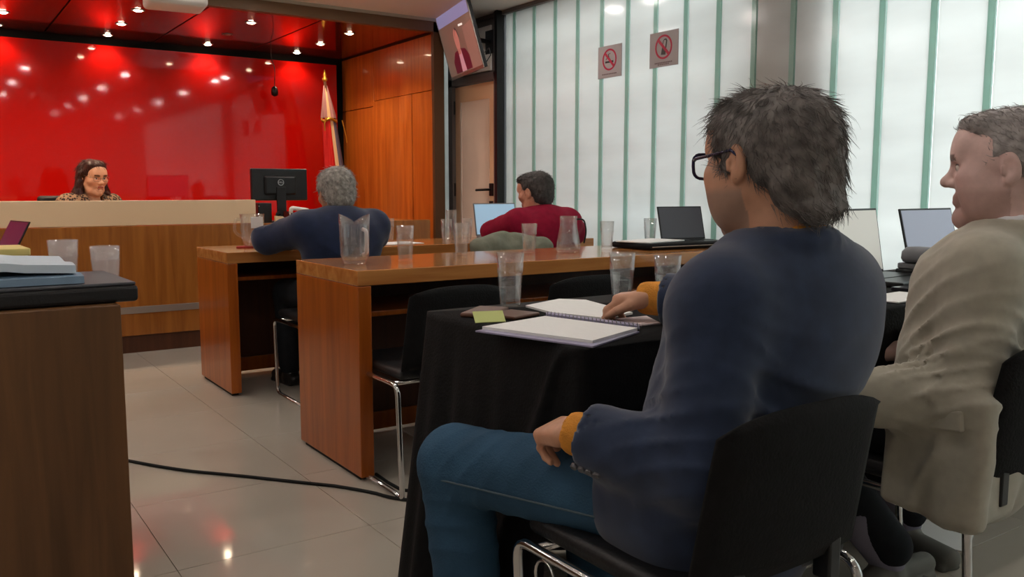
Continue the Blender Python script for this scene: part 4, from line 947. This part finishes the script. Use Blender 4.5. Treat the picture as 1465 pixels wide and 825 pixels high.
# flag on its pole in the alcove corner
fx, fy = 3.13, 7.50
t = thing('standing_flag', 'furled red, cream and blue-grey ceremonial flag on a pole in the alcove corner', 'flag', (fx, fy, 0))
pb0 = Vector((.16, .02, 0)); pt0 = Vector((-.035, 0, 2.02))
ob('base', MB().lathe([(.15, 0), (.15, .02), (.06, .05), (.03, .12), (.02, .13)], 24, tuple(pb0)), m_gold, t, smooth=True)
ob('pole', MB().tube([pb0 + Vector((0, 0, .05)), pt0], .014, 10), m_woodI, t)
ob('finial', MB().lathe([(.008, 0), (.022, .015), (.024, .03), (.012, .045), (.016, .06), (.003, .11)], 14, tuple(pt0 + Vector((0, 0, -.005)))), m_gold, t, smooth=True)
def drape(z0, z1, r0, r1, bands, seed, squash=.55, rows=14, n=60):
    mb = MB(); V = []; F = []; mi = []
    for k in range(rows):
        tt = k / (rows - 1); z = z0 + (z1 - z0) * tt; c = pt0 + (pb0 - pt0) * ((2.02 - z) / 2.02); r = r0 + (r1 - r0) * tt
        for j in range(n):
            a = 2 * pi * j / n; rr = r * (1 + .16 * sin(a * 7 + seed) + .10 * sin(a * 13 + tt * 2)); V.append((c.x + rr * cos(a), c.y + squash * rr * sin(a), z))
    mats_ = []
    for k in range(rows - 1):
        for j in range(n):
            F.append((k * n + j, k * n + (j + 1) % n, (k + 1) * n + (j + 1) % n, (k + 1) * n + j)); x = cos(2 * pi * (j + .5) / n)
            mats_.append(next(i for i, b in enumerate(bands) if x <= b))
    mb.add(V, F); mb.m = mats_; return mb
m_fr = mat('flag_red', (206, 22, 20), .7); m_fc = mat('flag_cream', (222, 184, 140), .7); m_fb = mat('flag_bluegrey', (92, 84, 104), .7); m_fp = mat('flag_pink', (170, 120, 118), .7)
ob('upper_fold', drape(1.985, 1.70, .016, .062, (-.45, .35, 1.1), 1.), [m_fp, m_fc, m_fp], t, smooth=True)
ob('gold_tie', MB().tube([(pt0 + (pb0 - pt0) * (.34 / 2.02)) + Vector((.066 * cos(a), .04 * sin(a), .012 * sin(a * 3))) for a in [2 * pi * k / 24 for k in range(24)]], .013, 8, True), m_gold, t, smooth=True)
ob('lower_fold', drape(1.69, .55, .060, .12, (-.05, .45, 1.1), 2.4), [m_fr, m_fc, m_fb], t, smooth=True)
ob('cord', MB().tube([(-.055, -.06, 1.70), (-.075, -.065, 1.64), (-.07, -.06, 1.58)], .006, 6), m_gold, t)
ob('cord', MB().tube([(.10, -.055, 1.68), (.13, -.06, 1.55), (.14, -.06, 1.48)], .006, 6), m_gold, t)

# hanging microphone before the red wall
mx = onY(393, 133, 7.8)
t = thing('hanging_microphone', 'small black microphone hanging on a looped cable before red wall', 'microphone', (mx[0], 7.8, mx[2] - .03))
ob('capsule', MB().lathe([(.008, 0), (.028, .012), (.032, .04), (.026, .075), (.008, .09)], 14), m_blkplastic, t, smooth=True)
ztop = ZS - mx[2] + .03
ob('cable', MB().tube(arc([(0, 0, .08), (.01, 0, .25), (-.02, .01, ztop - .08), (-.02, .01, ztop)], .1), .004, 6), m_blkplastic, t)
# white projector hung under the main ceiling
pc = onz(251, 12, 2.075)
pc = _C + ray(251, 12) * (4.6 / FPX)
t = thing('ceiling_projector', 'white projector hung from the ceiling before the alcove', 'projector', (pc[0], pc[1], pc[2]))
M4 = Matrix.Rotation(radians(-6), 4, 'Z')
ob('casing', MB().bbox(-.15, .15, -.12, .12, 0, .10, b=.022, seg=3).xf(M4), m_white, t, smooth=True)
for i in range(5): ob('vent', MB().bbox(.02 + i * .028, .035 + i * .028, -.123, -.118, .045, .075, b=.001, seg=1).xf(M4), m_blkplastic, t)
ob('lens', MB().lathe([(.03, 0), (.032, .02), (.02, .022)], 16).xf(M4 @ Matrix.Translation((-.06, .118, .05)) @ Matrix.Rotation(-pi / 2, 4, 'X')), m_blkplastic, t)
ob('mount_pole', MB().tube([(0, 0, .09), (0, 0, ZC - pc[2])], .018, 10), m_white, t)

# ================================================================== THINGS ON THE BENCH AND DESKS
# monitor on the bench, back to the room
t = thing('computer_monitor', 'black monitor on the bench with its back to the room', 'monitor', (2.20, 6.22, .815))
ob('casing', MB().bbox(-.21, .21, 0, .035, .16, .392, b=.008).bbox(-.12, .12, -.02, .01, .20, .34, b=.015), m_blkplastic, t)
ob('screen', MB().box(-.20, .20, .035, .037, .17, .385), glow('monitor_glow', (120, 150, 190), .2), t)
ob('stand', MB().bbox(-.035, .035, -.03, -.015, .02, .26, b=.004), m_blkplastic, t)
ob('foot', MB().bbox(-.11, .11, -.08, .09, 0, .014, b=.005), m_blkplastic, t)
lg = MB(); ringp = [(.021 * cos(2 * pi * k / 24), -.0215, .292 + .021 * sin(2 * pi * k / 24)) for k in range(24)]; lg.tube(ringp, .0022, 6, True)
lt = text_mb('DELL', .0165, Matrix.Translation((0, -.0215, .292)) @ Matrix.Rotation(pi / 2, 4, 'X')); lg.add(lt.v, lt.f)
ob('logo', lg, mat('logo_silver', (190, 190, 192), .3, .6), t)
t = thing('computer_case', 'small black computer case standing beside the monitor on the bench', 'computer', (2.04, 6.12, .815))
ob('case', MB().bbox(-.05, .05, -.03, .10, 0, .145, b=.005), m_blkplastic, t); ob('power_light', MB().bbox(-.045, -.04, -.032, -.029, .12, .125, b=.001, seg=1), m_white, t)
t = thing('tape_dispenser', 'cream desk tape holder with black roll near the monitor', 'stationery', (2.13, 6.03, .815))
ob('body', MB().prism([(-.04, 0), (.04, 0), (.045, .03), (.01, .05), (-.04, .055)], -.015, .015, 'y'), mat('cream_plastic', (220, 200, 160), .5), t)
ob('roll', MB().lathe([(.022, -.012), (.022, .012), (.01, .012), (.01, -.012)], 18).xf(Matrix.Translation((-.01, 0, .062)) @ Matrix.Rotation(pi / 2, 4, 'X')), m_blkplastic, t)
t = thing('telephone', 'dark desk telephone with white cord and handset beside the monitor', 'telephone', (2.27, 6.07, .815))
ob('base', MB().prism([(-.08, 0), (.09, 0), (.09, .05), (-.08, .085)], -.06, .06, 'y'), m_blkplastic, t)
ob('handset', MB().tube(arc([(-.07, -.06, .075), (-.07, -.065, .11), (.06, -.065, .09), (.07, -.06, .055)], .03), .015, 8), m_white, t, smooth=True)
ob('cord', MB().tube([(-.07 + .012 * cos(k), -.06 - .004 * k / 3, .08 - .002 * k + .012 * sin(k)) for k in np.linspace(0, 30, 60)], .003, 5), m_white, t)

# tumblers
def tumbler(label, loc, h=.132, rt=.0345, rb=.0245, water=.0, group=None, m=None):
    t = thing('drinking_glass', label, 'glass', loc, random.uniform(0, 1), group)
    def md(r, z, a):
        f = .0012 if .01 < z < h * .66 else 0.; return (r + f * cos(a * 9), z)
    pr = [(.0, 0), (rb, 0), (rb + .0005, .008), (rb + (rt - rb) * .62, h * .62), (rb + (rt - rb) * .70 + .0018, h * .66), (rb + (rt - rb) * .72, h * .69), (rt, h), (rt - .0022, h), (rb + (rt - rb) * .66 - .0022, h * .66), (rb - .003, .012), (0.0004, .011)]
    ob('glass_wall', MB().lathe(pr, 36, (0, 0, 0), 0, md), m or m_glass, t, smooth=True)
    if water: ob('water', MB().lathe([(.001, .0125), (rb - .0035, .0125), (rb + (rt - rb) * water / h - .004, water), (.001, water)], 28), m_water, t, smooth=True)
    return t
def at(x, y, z, dz=0): p = onz(x, y, z); return (p[0], p[1], z + dz)
tumbler('faceted water glass on the pile of leather coasters at the black cloth corner', at(730, 444, TZ, .012), .134, .035, .025, .07)
tumbler('water glass on the black cloth just behind the writing hand', (1.545, 1.735, TZ + .001), .134, .035, .025, .06)
tumbler('water glass on the black cloth beside the navy sleeve, right of writing hand', (1.575, 1.595, TZ + .001), .134, .035, .025)
tumbler('half-full tumbler next to wavy-rimmed pitcher on tumbler desk', at(580, 374, D2Z, .001), .142, .036, .027, .08)
tumbler('tumbler on tumbler desk in front of the grey-green jacket', at(660, 365, D2Z, .001), .140, .036, .026, .05)
tumbler('tumbler on tumbler desk before the crimson pullover', at(757, 362, D2Z, .001), .132, .036, .026, .05)
tumbler('slim tumbler beside the black laptop case end on tumbler desk', at(868, 357, D2Z, .001), .135, .034, .026)
tumbler('slim tumbler standing behind the black laptop case on tumbler desk', (3.17, 3.345, D2Z + .001), .135, .034, .026)
tumbler('tall tumbler on front desk beside the grey-haired man', at(557, 345, D1Z, .001), .14, .032, .024)
tumbler('tumbler at the front of the cluster near the alcove corner post', at(639, 347, D1Z, .001), .14, .034, .026)
tumbler('tumbler set between cluster tumbler and crimson man laptop', at(668, 345, D1Z, .001), .14, .034, .026)
t = thing('glass_carafe', 'small clear carafe standing behind the cluster tumbler on front desk', 'carafe', at(646, 342, D1Z, .001))
ob('glass_wall', MB().lathe([(0, 0), (.036, 0), (.038, .06), (.032, .12), (.036, .185), (.034, .185), (.030, .12), (.035, .06), (.033, .006), (.001, .005)], 28), m_glass, t, smooth=True)
tumbler('first frosted tumbler behind the pale folders on the dark desk', (.340, 2.80, D2Z + .001), .138, .041, .031, m=thin_glass('frosted_glass', (250, 246, 244), .26, .3))
tumbler('second frosted tumbler behind pale folders, nearer the dark desk end', (.352 + .095, 2.775, D2Z + .001), .118, .041, .033, m=MATS['frosted_glass'])
# pitcher with wavy rim
t = thing('water_pitcher', 'clear pitcher with two-lobed wavy rim, half full, at tumbler desk end', 'pitcher', at(508, 378, D2Z, .001), 0)
ph, pr_ = .158, .058
def wav(r, z, a):
    if z > ph - .002: z = z + .034 * abs(cos(a + radians(24))) ** .7
    return r, z
ob('glass_wall', MB().lathe([(0, 0), (.040, 0), (.044, .012), (.054, .035), (.057, ph * .6), (pr_, ph - .01), (pr_ + .001, ph), (pr_ - .002, ph), (pr_ - .004, ph - .012), (.053, ph * .6), (.050, .037), (.040, .016), (.001, .012)], 48, (0, 0, 0), 0, wav), m_glass, t, smooth=True)
ob('water', MB().lathe([(.001, .014), (.038, .018), (.049, .039), (.052, .10), (.001, .10)], 36), m_water, t, smooth=True)
ob('handle', MB().tube(arc([(.01, -.056, .135), (.012, -.082, .13), (.012, -.082, .045), (.01, -.055, .04)], .02), .0075, 8), mat('pale_plastic', (216, 206, 204), .4, trans=.3), t, smooth=True)
# carafe on tumbler desk
t = thing('water_carafe', 'rounded clear carafe of water with wire handle on tumbler desk', 'carafe', at(813, 361, D2Z, .001))
ob('glass_wall', MB().lathe([(0, 0), (.050, 0), (.056, .012), (.052, .05), (.042, .10), (.038, .13), (.040, .165), (.037, .165), (.035, .13), (.039, .10), (.049, .05), (.052, .014), (.001, .008)], 40), m_glass, t, smooth=True)
ob('water', MB().lathe([(.001, .010), (.050, .016), (.047, .05), (.0415, .085), (.001, .085)], 36), m_water, t, smooth=True)
ob('handle', MB().tube(arc([(.038, -.01, .15), (.075, -.02, .15), (.088, -.022, .09), (.075, -.02, .04)], .03), .004, 8), m_blkplastic, t, smooth=True)
# pitcher on front desk at the grey-haired man's elbow
t = thing('juice_pitcher', 'clear glass pitcher with handle at the elbow of the grey-haired man', 'pitcher', at(362, 354, D1Z, .009))
ob('glass_wall', MB().lathe([(0, 0), (.045, 0), (.055, .03), (.066, .09), (.062, .14), (.066, .175), (.063, .175), (.058, .14), (.062, .09), (.051, .032), (.001, .008)], 40), m_glass, t, smooth=True)
ob('handle', MB().tube(arc([(-.062, -.02, .145), (-.10, -.03, .15), (-.11, -.03, .08), (-.06, -.02, .05)], .03), .008, 8), m_glass, t, smooth=True)
ob('note', MB().bbox(-.03, .035, -.073, -.072, .10, .16, b=.0003, seg=1), m_paper, t)
ob('coaster', MB().lathe([(.05, 0), (.052, .003), (.05, .008), (0, .008)], 24), mat('red_felt', (150, 28, 24), .8), loc=at(352, 354, D1Z), label='round red coaster under the pitcher at front desk corner', cat='coaster')
# white sheet on front desk
ob('paper_sheet', MB().bbox(-.14, .14, -.10, .10, 0, .003, b=.0008, seg=1), m_paper, loc=at(565, 348, D1Z), rot=(0, 0, .1), label='white paper sheet under the tall tumbler on front desk', cat='paper')

# laptops
def laptop(label, loc, rz, w=.32, d=.22, hs=.215, lean=12, mb_=None, scr=(150, 170, 190), st=.5):
    t = thing('laptop', label, 'laptop', loc, rz); mb_ = mb_ or m_blkplastic
    b = ob('base', MB().bbox(-w / 2, w / 2, -d, 0, 0, .016, b=.004), mb_, t)
    ob('keyboard', MB().bbox(-w * .43, w * .43, -d * .55, -d * .08, .016, .018, b=.0006, seg=1), m_blkplastic, b)
    M = Matrix.Translation((0, 0, .014)) @ Matrix.Rotation(radians(-lean), 4, 'X')
    ld = ob('lid', MB().bbox(-w / 2, w / 2, 0, .007, 0, hs, b=.002).xf(M), mb_, t)
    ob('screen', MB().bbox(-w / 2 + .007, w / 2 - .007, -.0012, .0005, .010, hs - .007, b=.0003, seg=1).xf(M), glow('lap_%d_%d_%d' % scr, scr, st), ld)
    return t
lp = onY(680, 300, 4.82)
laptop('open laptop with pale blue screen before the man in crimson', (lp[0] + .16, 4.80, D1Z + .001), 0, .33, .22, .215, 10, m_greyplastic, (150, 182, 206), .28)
laptop('open laptop with cream screen on the black cloth beyond navy blazer', (2.62, 1.745, TZ + .002), radians(4), .33, .24, .225, 10, None, (206, 204, 196), .2)  # screen glow stands in for the glass wall reflected in it
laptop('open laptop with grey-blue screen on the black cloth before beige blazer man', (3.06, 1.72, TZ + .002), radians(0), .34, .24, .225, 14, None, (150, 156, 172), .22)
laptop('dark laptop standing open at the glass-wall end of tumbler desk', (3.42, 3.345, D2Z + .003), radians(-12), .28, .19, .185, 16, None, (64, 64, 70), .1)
# black case with papers on the tumbler desk
t = thing('laptop_case', 'flat black padded laptop case lying on tumbler desk near the glass wall', 'case', (3.03, 3.10, D2Z + .001), radians(-3))
V = []
ob('shell', MB().bbox(-.21, .21, -.15, .15, 0, .030, b=.012, seg=3), m_blkfab, t, smooth=True); ob('zip', MB().tube([(-.2, -.151, .016), (.2, -.151, .016)], .002, 5), m_steel, t)
ob('paper_sheet', MB().bbox(-.15, .15, -.10, .10, 0, .006, b=.001, seg=1), m_paper, loc=(2.97, 3.13, D2Z + .0315), rot=(0, 0, .2), label='loose white papers lying on black laptop case', cat='paper')
# jacket over chair back
def draped(label, cx, cy, zt, w, col):
    L = [bxp((cx, cy, zt - .03), (w / 2, .02, .02), .035, None, .03)]
    for i in range(7):
        x = cx - w / 2 + w * i / 6; L.append(rc((x, cy - .045, zt - .01 + .02 * sin(i * 2.1)), (x + .02 * sin(i * 3), cy - .06, zt - .33 + .03 * cos(i * 1.7)), .034, .030, .03))
    L += [rc((cx - w * .55, cy - .02, zt), (cx - w * .1, cy, zt + .035), .03, .045, .04), rc((cx + w * .05, cy, zt + .02), (cx + w * .6, cy - .02, zt - .02), .045, .03, .04)]
    V, F = sculpt(L, .011, wavy(.008, 38, 77))
    return ob('jacket', npmesh('jacket', V - A(cx, cy, 0), F, col), col, loc=(cx, cy, 0), label=label, cat='jacket')
draped('grey-green jacket hung over the back of an empty chair at front desk', 2.64, 3.875, .762, .40, mat('sage_cloth', (116, 118, 102), .85, noise=(20, .15), bump=(150, .2)))

# ---- black table: notebook, papers, coasters, sticky note, pen
def sheet(poly, z0, z1, name, m, label, cat, bend=0.):
    c = np.mean([p[:2] for p in poly], 0); return ob(name, MB().prism([(p[0] - c[0], p[1] - c[1]) for p in poly], 0, z1 - z0), m, loc=(c[0], c[1], z0), label=label, cat=cat)
zt = TZ + .001
t = thing('spiral_notebook', 'open white notepad with lilac spiral edge under the writing arm', 'notebook', (1.14, 1.47, zt))
q = lambda x, y: (onz(x, y, zt + .01)[0] - 1.14, onz(x, y, zt + .01)[1] - 1.47)
pgs = [q(690, 466), q(780, 451), q(912, 468), q(848, 486)]
ob('page_block', MB().prism(pgs, .003, .009), m_paper, t)
ob('cover', MB().prism([q(680, 468), q(779, 449), q(915, 469), q(848, 490)], 0, .003), mat('lilac_cover', (150, 146, 172), .6), t)
a_, b_2 = q(781, 449), q(915, 467)
ob('spine', MB().prism([a_, b_2, (b_2[0] + .02, b_2[1] + .025), (a_[0] + .02, a_[1] + .025)], 0.004, .011), MATS['lilac_cover'], t)
for i in range(24):
    f = (i + .5) / 24; x, y = a_[0] + (b_2[0] - a_[0]) * f, a_[1] + (b_2[1] - a_[1]) * f
    ob('spiral_ring', MB().tube([(x + .008 * cos(k) - .0, y + .010 * cos(k), .0095 + .0075 * sin(k)) for k in np.linspace(0, 2 * pi, 9)[:-1]], .001, 4, True), m_greyplastic, t)
sheet([onz(752, 437, zt + .004), onz(800, 427.5, zt + .004), onz(838, 429, zt + .004), onz(905, 447, zt + .004), onz(866, 455, zt + .004), onz(790, 447, zt + .004)], zt, zt + .005, 'paper_stack', m_paper, 'white sheets lying beyond the notepad, under the hand', 'paper')
sheet([onz(880, 456, zt + .002), onz(925, 452, zt + .002), onz(945, 462, zt + .002), onz(918, 465, zt + .002)], zt, zt + .003, 'paper_sheet', mat('pinkish_paper', (222, 206, 206), .8), 'pinkish sheet peeking out beneath the mustard cuff', 'paper')
lea = mat('brown_leather', (96, 62, 46), .45)
ob('coaster', MB().bbox(-.05, .05, -.045, .045, 0, .008, b=.003), lea, loc=at(733, 452, zt), rot=(0, 0, .3), label='brown leather coaster under water glass at table corner', cat='coaster')
ob('phone_case', MB().bbox(-.04, .04, -.07, .07, 0, .011, b=.005, seg=3), lea, loc=at(694, 449, zt), rot=(0, 0, -.9), label='brown leather phone case lying near the table end', cat='phone case')
sn = at(702, 461, zt); ob('sticky_note', MB().bbox(-.036, .036, -.001, .001, 0, .036, b=.0005, seg=1), mat('yellow_note', (196, 204, 132), .8), loc=(sn[0], sn[1], sn[2]), rot=(radians(-52), 0, radians(-18)), label='pale yellow sticky note propped beside notepad', cat='note')
t = thing('pen', 'dark pen held in the writing hand', 'pen', (1.30, 1.512, zt + .008), 0)
ob('barrel', MB().tube([(0.0, .0, .003), (.06, -.06, .035)], .0042, 8), m_blkplastic, t, smooth=True); ob('tip', MB().tube([(0, 0, .003), (-.008, .008, -.001)], [.0042, .001], 8), m_steel, t)
# ---- black table, right end: keyboard, papers, puck, cables
t = thing('speaker_puck', 'domed grey speaker puck on black boxes between the two laptops', 'speaker', (2.838, 1.66, TZ + .055))
ob('body', MB().lathe([(.052, 0), (.058, .012), (.056, .035), (.042, .05), (.001, .053)], 32), m_greyplastic, t, smooth=True); ob('rubber_base', MB().lathe([(.04, -.003), (.052, 0), (.001, .001)], 24), m_rubber, t)
t = thing('device_box', 'low black equipment box under the grey speaker puck', 'box', (2.838, 1.66, TZ + .001))
ob('case', MB().bbox(-.045, .045, -.10, .06, 0, .030, b=.005), m_blkplastic, t); ob('lid', MB().bbox(-.043, .043, -.095, .055, .030, .050, b=.005), m_greyplastic, t)
p = onz(1330, 411, TZ); p2 = onz(1295, 404, TZ)
ob('document_folder', MB().bbox(-.17, .17, -.10, .10, 0, .012, b=.002), mat('glossy_black_folder', (34, 34, 40), .12), loc=(2.56, 1.385, TZ + .001), rot=(0, 0, .03), label='glossy dark folder lying before the cream-screen laptop', cat='folder')
ob('paper_stack', MB().bbox(-.12, .12, -.06, .06, 0, .004, b=.001, seg=1), m_paper, loc=(2.25, 1.37, TZ + .001), rot=(0, 0, .08), label='printed sheets at the near table edge before the folder', cat='paper')
t = thing('pen_holder', 'thin dark pen standing beside the speaker puck', 'pen', (3.10, 1.60, TZ + .001)); ob('barrel', MB().tube([(0, 0, .02), (0, 0, .085)], .004, 8), m_blkplastic, t); ob('stand', MB().lathe([(.02, 0), (.02, .008), (.006, .02), (0.001, .02)], 16), m_blkplastic, t)
t = thing('power_cable', 'coiled black cable beside the cream-screen laptop', 'cable', (2.28, 1.66, TZ + .001)); ob('cord', MB().tube([(.05 * cos(k) + .004 * k, .035 * sin(k), .004 + .003 * sin(k * 2.3)) for k in np.linspace(0, 12, 50)], .004, 6), m_blkplastic, t, smooth=True); ob('plug', MB().bbox(.09, .13, -.02, .01, 0, .02, b=.004), m_blkplastic, t)

# ---- dark desk: black case, folders, books, laptop
t = thing('document_case', 'flat black document case lying on the end of dark desk', 'case', (.06, 2.53, D2Z + .001), radians(2))
ob('shell', MB().bbox(-.36, .385, -.20, .19, 0, .042, b=.010, seg=3), m_blkleather, t); ob('flap', MB().bbox(-.355, .38, -.195, .185, .042, .050, b=.003), mat('dark_grey_flap', (66, 68, 74), .5), t)
fz = D2Z + .053
def folder(label, x0, x1, y0, y1, z, th, m, curve, rz=0):
    nx, ny = 16, 6; mb = MB(); V = []; F = []
    for sgn in (0, 1):
        for j in range(ny + 1):
            for i in range(nx + 1):
                uu = i / nx; V.append((x0 + (x1 - x0) * uu, y0 + (y1 - y0) * j / ny, (th if sgn else 0) + curve * sin(pi * min(1, uu * 1.0)) * .6 - curve * .5 * uu * uu * (uu > .8) + (.004 * sin(j * 1.3) if sgn else 0)))
    g = lambda s_, j, i: s_ * (nx + 1) * (ny + 1) + j * (nx + 1) + i
    for j in range(ny):
        for i in range(nx): F += [(g(0, j, i), g(0, j, i + 1), g(0, j + 1, i + 1), g(0, j + 1, i)), (g(1, j, i), g(1, j, i + 1), g(1, j + 1, i + 1), g(1, j + 1, i))]
    for i in range(nx):
        for j in (0, ny): F.append((g(0, j, i), g(0, j, i + 1), g(1, j, i + 1), g(1, j, i)))
    for j in range(ny):
        for i in (0, nx): F.append((g(0, j, i), g(0, j + 1, i), g(1, j + 1, i), g(1, j, i)))
    return ob('document_folder', mb.add(V, F), m, loc=(0, 0, z), label=label, cat='folder', smooth=False)
folder('pale blue paper folder lying on the black document case', -.28, .33, 2.36, 2.66, fz, .018, mat('pale_blue_card', (122, 146, 168), .7), .0)
folder('white file of papers on top of pale blue folder', -.28, .315, 2.38, 2.68, fz + .030, .020, mat('white_card', (190, 202, 212), .75), .012)
ob('notebook', MB().bbox(-.11, .11, -.09, .09, 0, .022, b=.003), mat('pale_green_book', (176, 186, 178), .6), loc=(.13, 2.80, D2Z + .080), rot=(0, 0, .1), label='pale green notebook under the yellow book on dark desk', cat='book')
ob('notebook', MB().bbox(-.12, .115, -.10, .10, 0, .020, b=.003), mat('yellow_book', (214, 196, 120), .6), loc=(.13, 2.80, D2Z + .104), rot=(0, 0, .04), label='yellow book on top of the stack on dark desk', cat='book')
ob('box_file', MB().bbox(-.16, .15, -.07, .07, 0, .078, b=.003), m_greyplastic, loc=(.12, 2.82, D2Z + .001), label='low grey box under the stacked books on dark desk', cat='box')
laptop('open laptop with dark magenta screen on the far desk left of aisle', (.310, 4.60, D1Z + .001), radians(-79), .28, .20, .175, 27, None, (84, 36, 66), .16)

# ---- floor: cables, paper, keys
pts = [onz(x, y, 0) for x, y in [(150, 657), (187, 662), (275, 675), (380, 687), (480, 697), (535, 707), (575, 716), (640, 728)]]
cps = []
for a, b in zip(pts[:-1], pts[1:]):
    for k in range(6): f = k / 6; cps.append((*(a + (b - a) * f)[:2], .006))
cps = [(x + .006 * sin(i * .5), y + .008 * sin(i * .37), z) for i, (x, y, z) in enumerate(cps)]
o0 = cps[0]; ob('floor_cable', MB().tube([(x - o0[0], y - o0[1], z) for x, y, z in cps], .006, 8), m_rubber, loc=(o0[0], o0[1], 0), smooth=True, label='black cable running across the tiled floor between desks', cat='cable')
pts = [(*onz(x, y, 0)[:2], .006) for x, y in [(538, 680), (555, 692), (575, 703), (600, 705)]]; o0 = pts[0]
ob('floor_cable', MB().tube([(x - o0[0], y - o0[1], z) for x, y, z in pts], .006, 8), m_rubber, loc=(o0[0], o0[1], 0), smooth=True, label='short black cable coming from under the tumbler desk end', cat='cable')
ob('paper_sheet', MB().bbox(-.105, .105, -.15, .15, 0, .003, b=.0008, seg=1), m_paper, loc=(2.50, 1.42, .001), rot=(0, 0, .4), label='white paper on the floor under the black table', cat='paper')
t = thing('key_ring', 'bunch of keys on a chain hanging from the chair of the man in jeans', 'keys', (.893, 1.20, .30))
ob('ring', MB().tube([(.0, .028 * cos(k), .055 + .03 * sin(k)) for k in np.linspace(0, 2 * pi, 17)[:-1]], .003, 6, True), m_chrome, t, smooth=True)
for i in range(3): ob('key', MB().bbox(-.002 + i * .004, .0 + i * .004, -.012 + i * .008, .004 + i * .008, -.05 - i * .01, .03, b=.0008, seg=1), m_chrome, t)
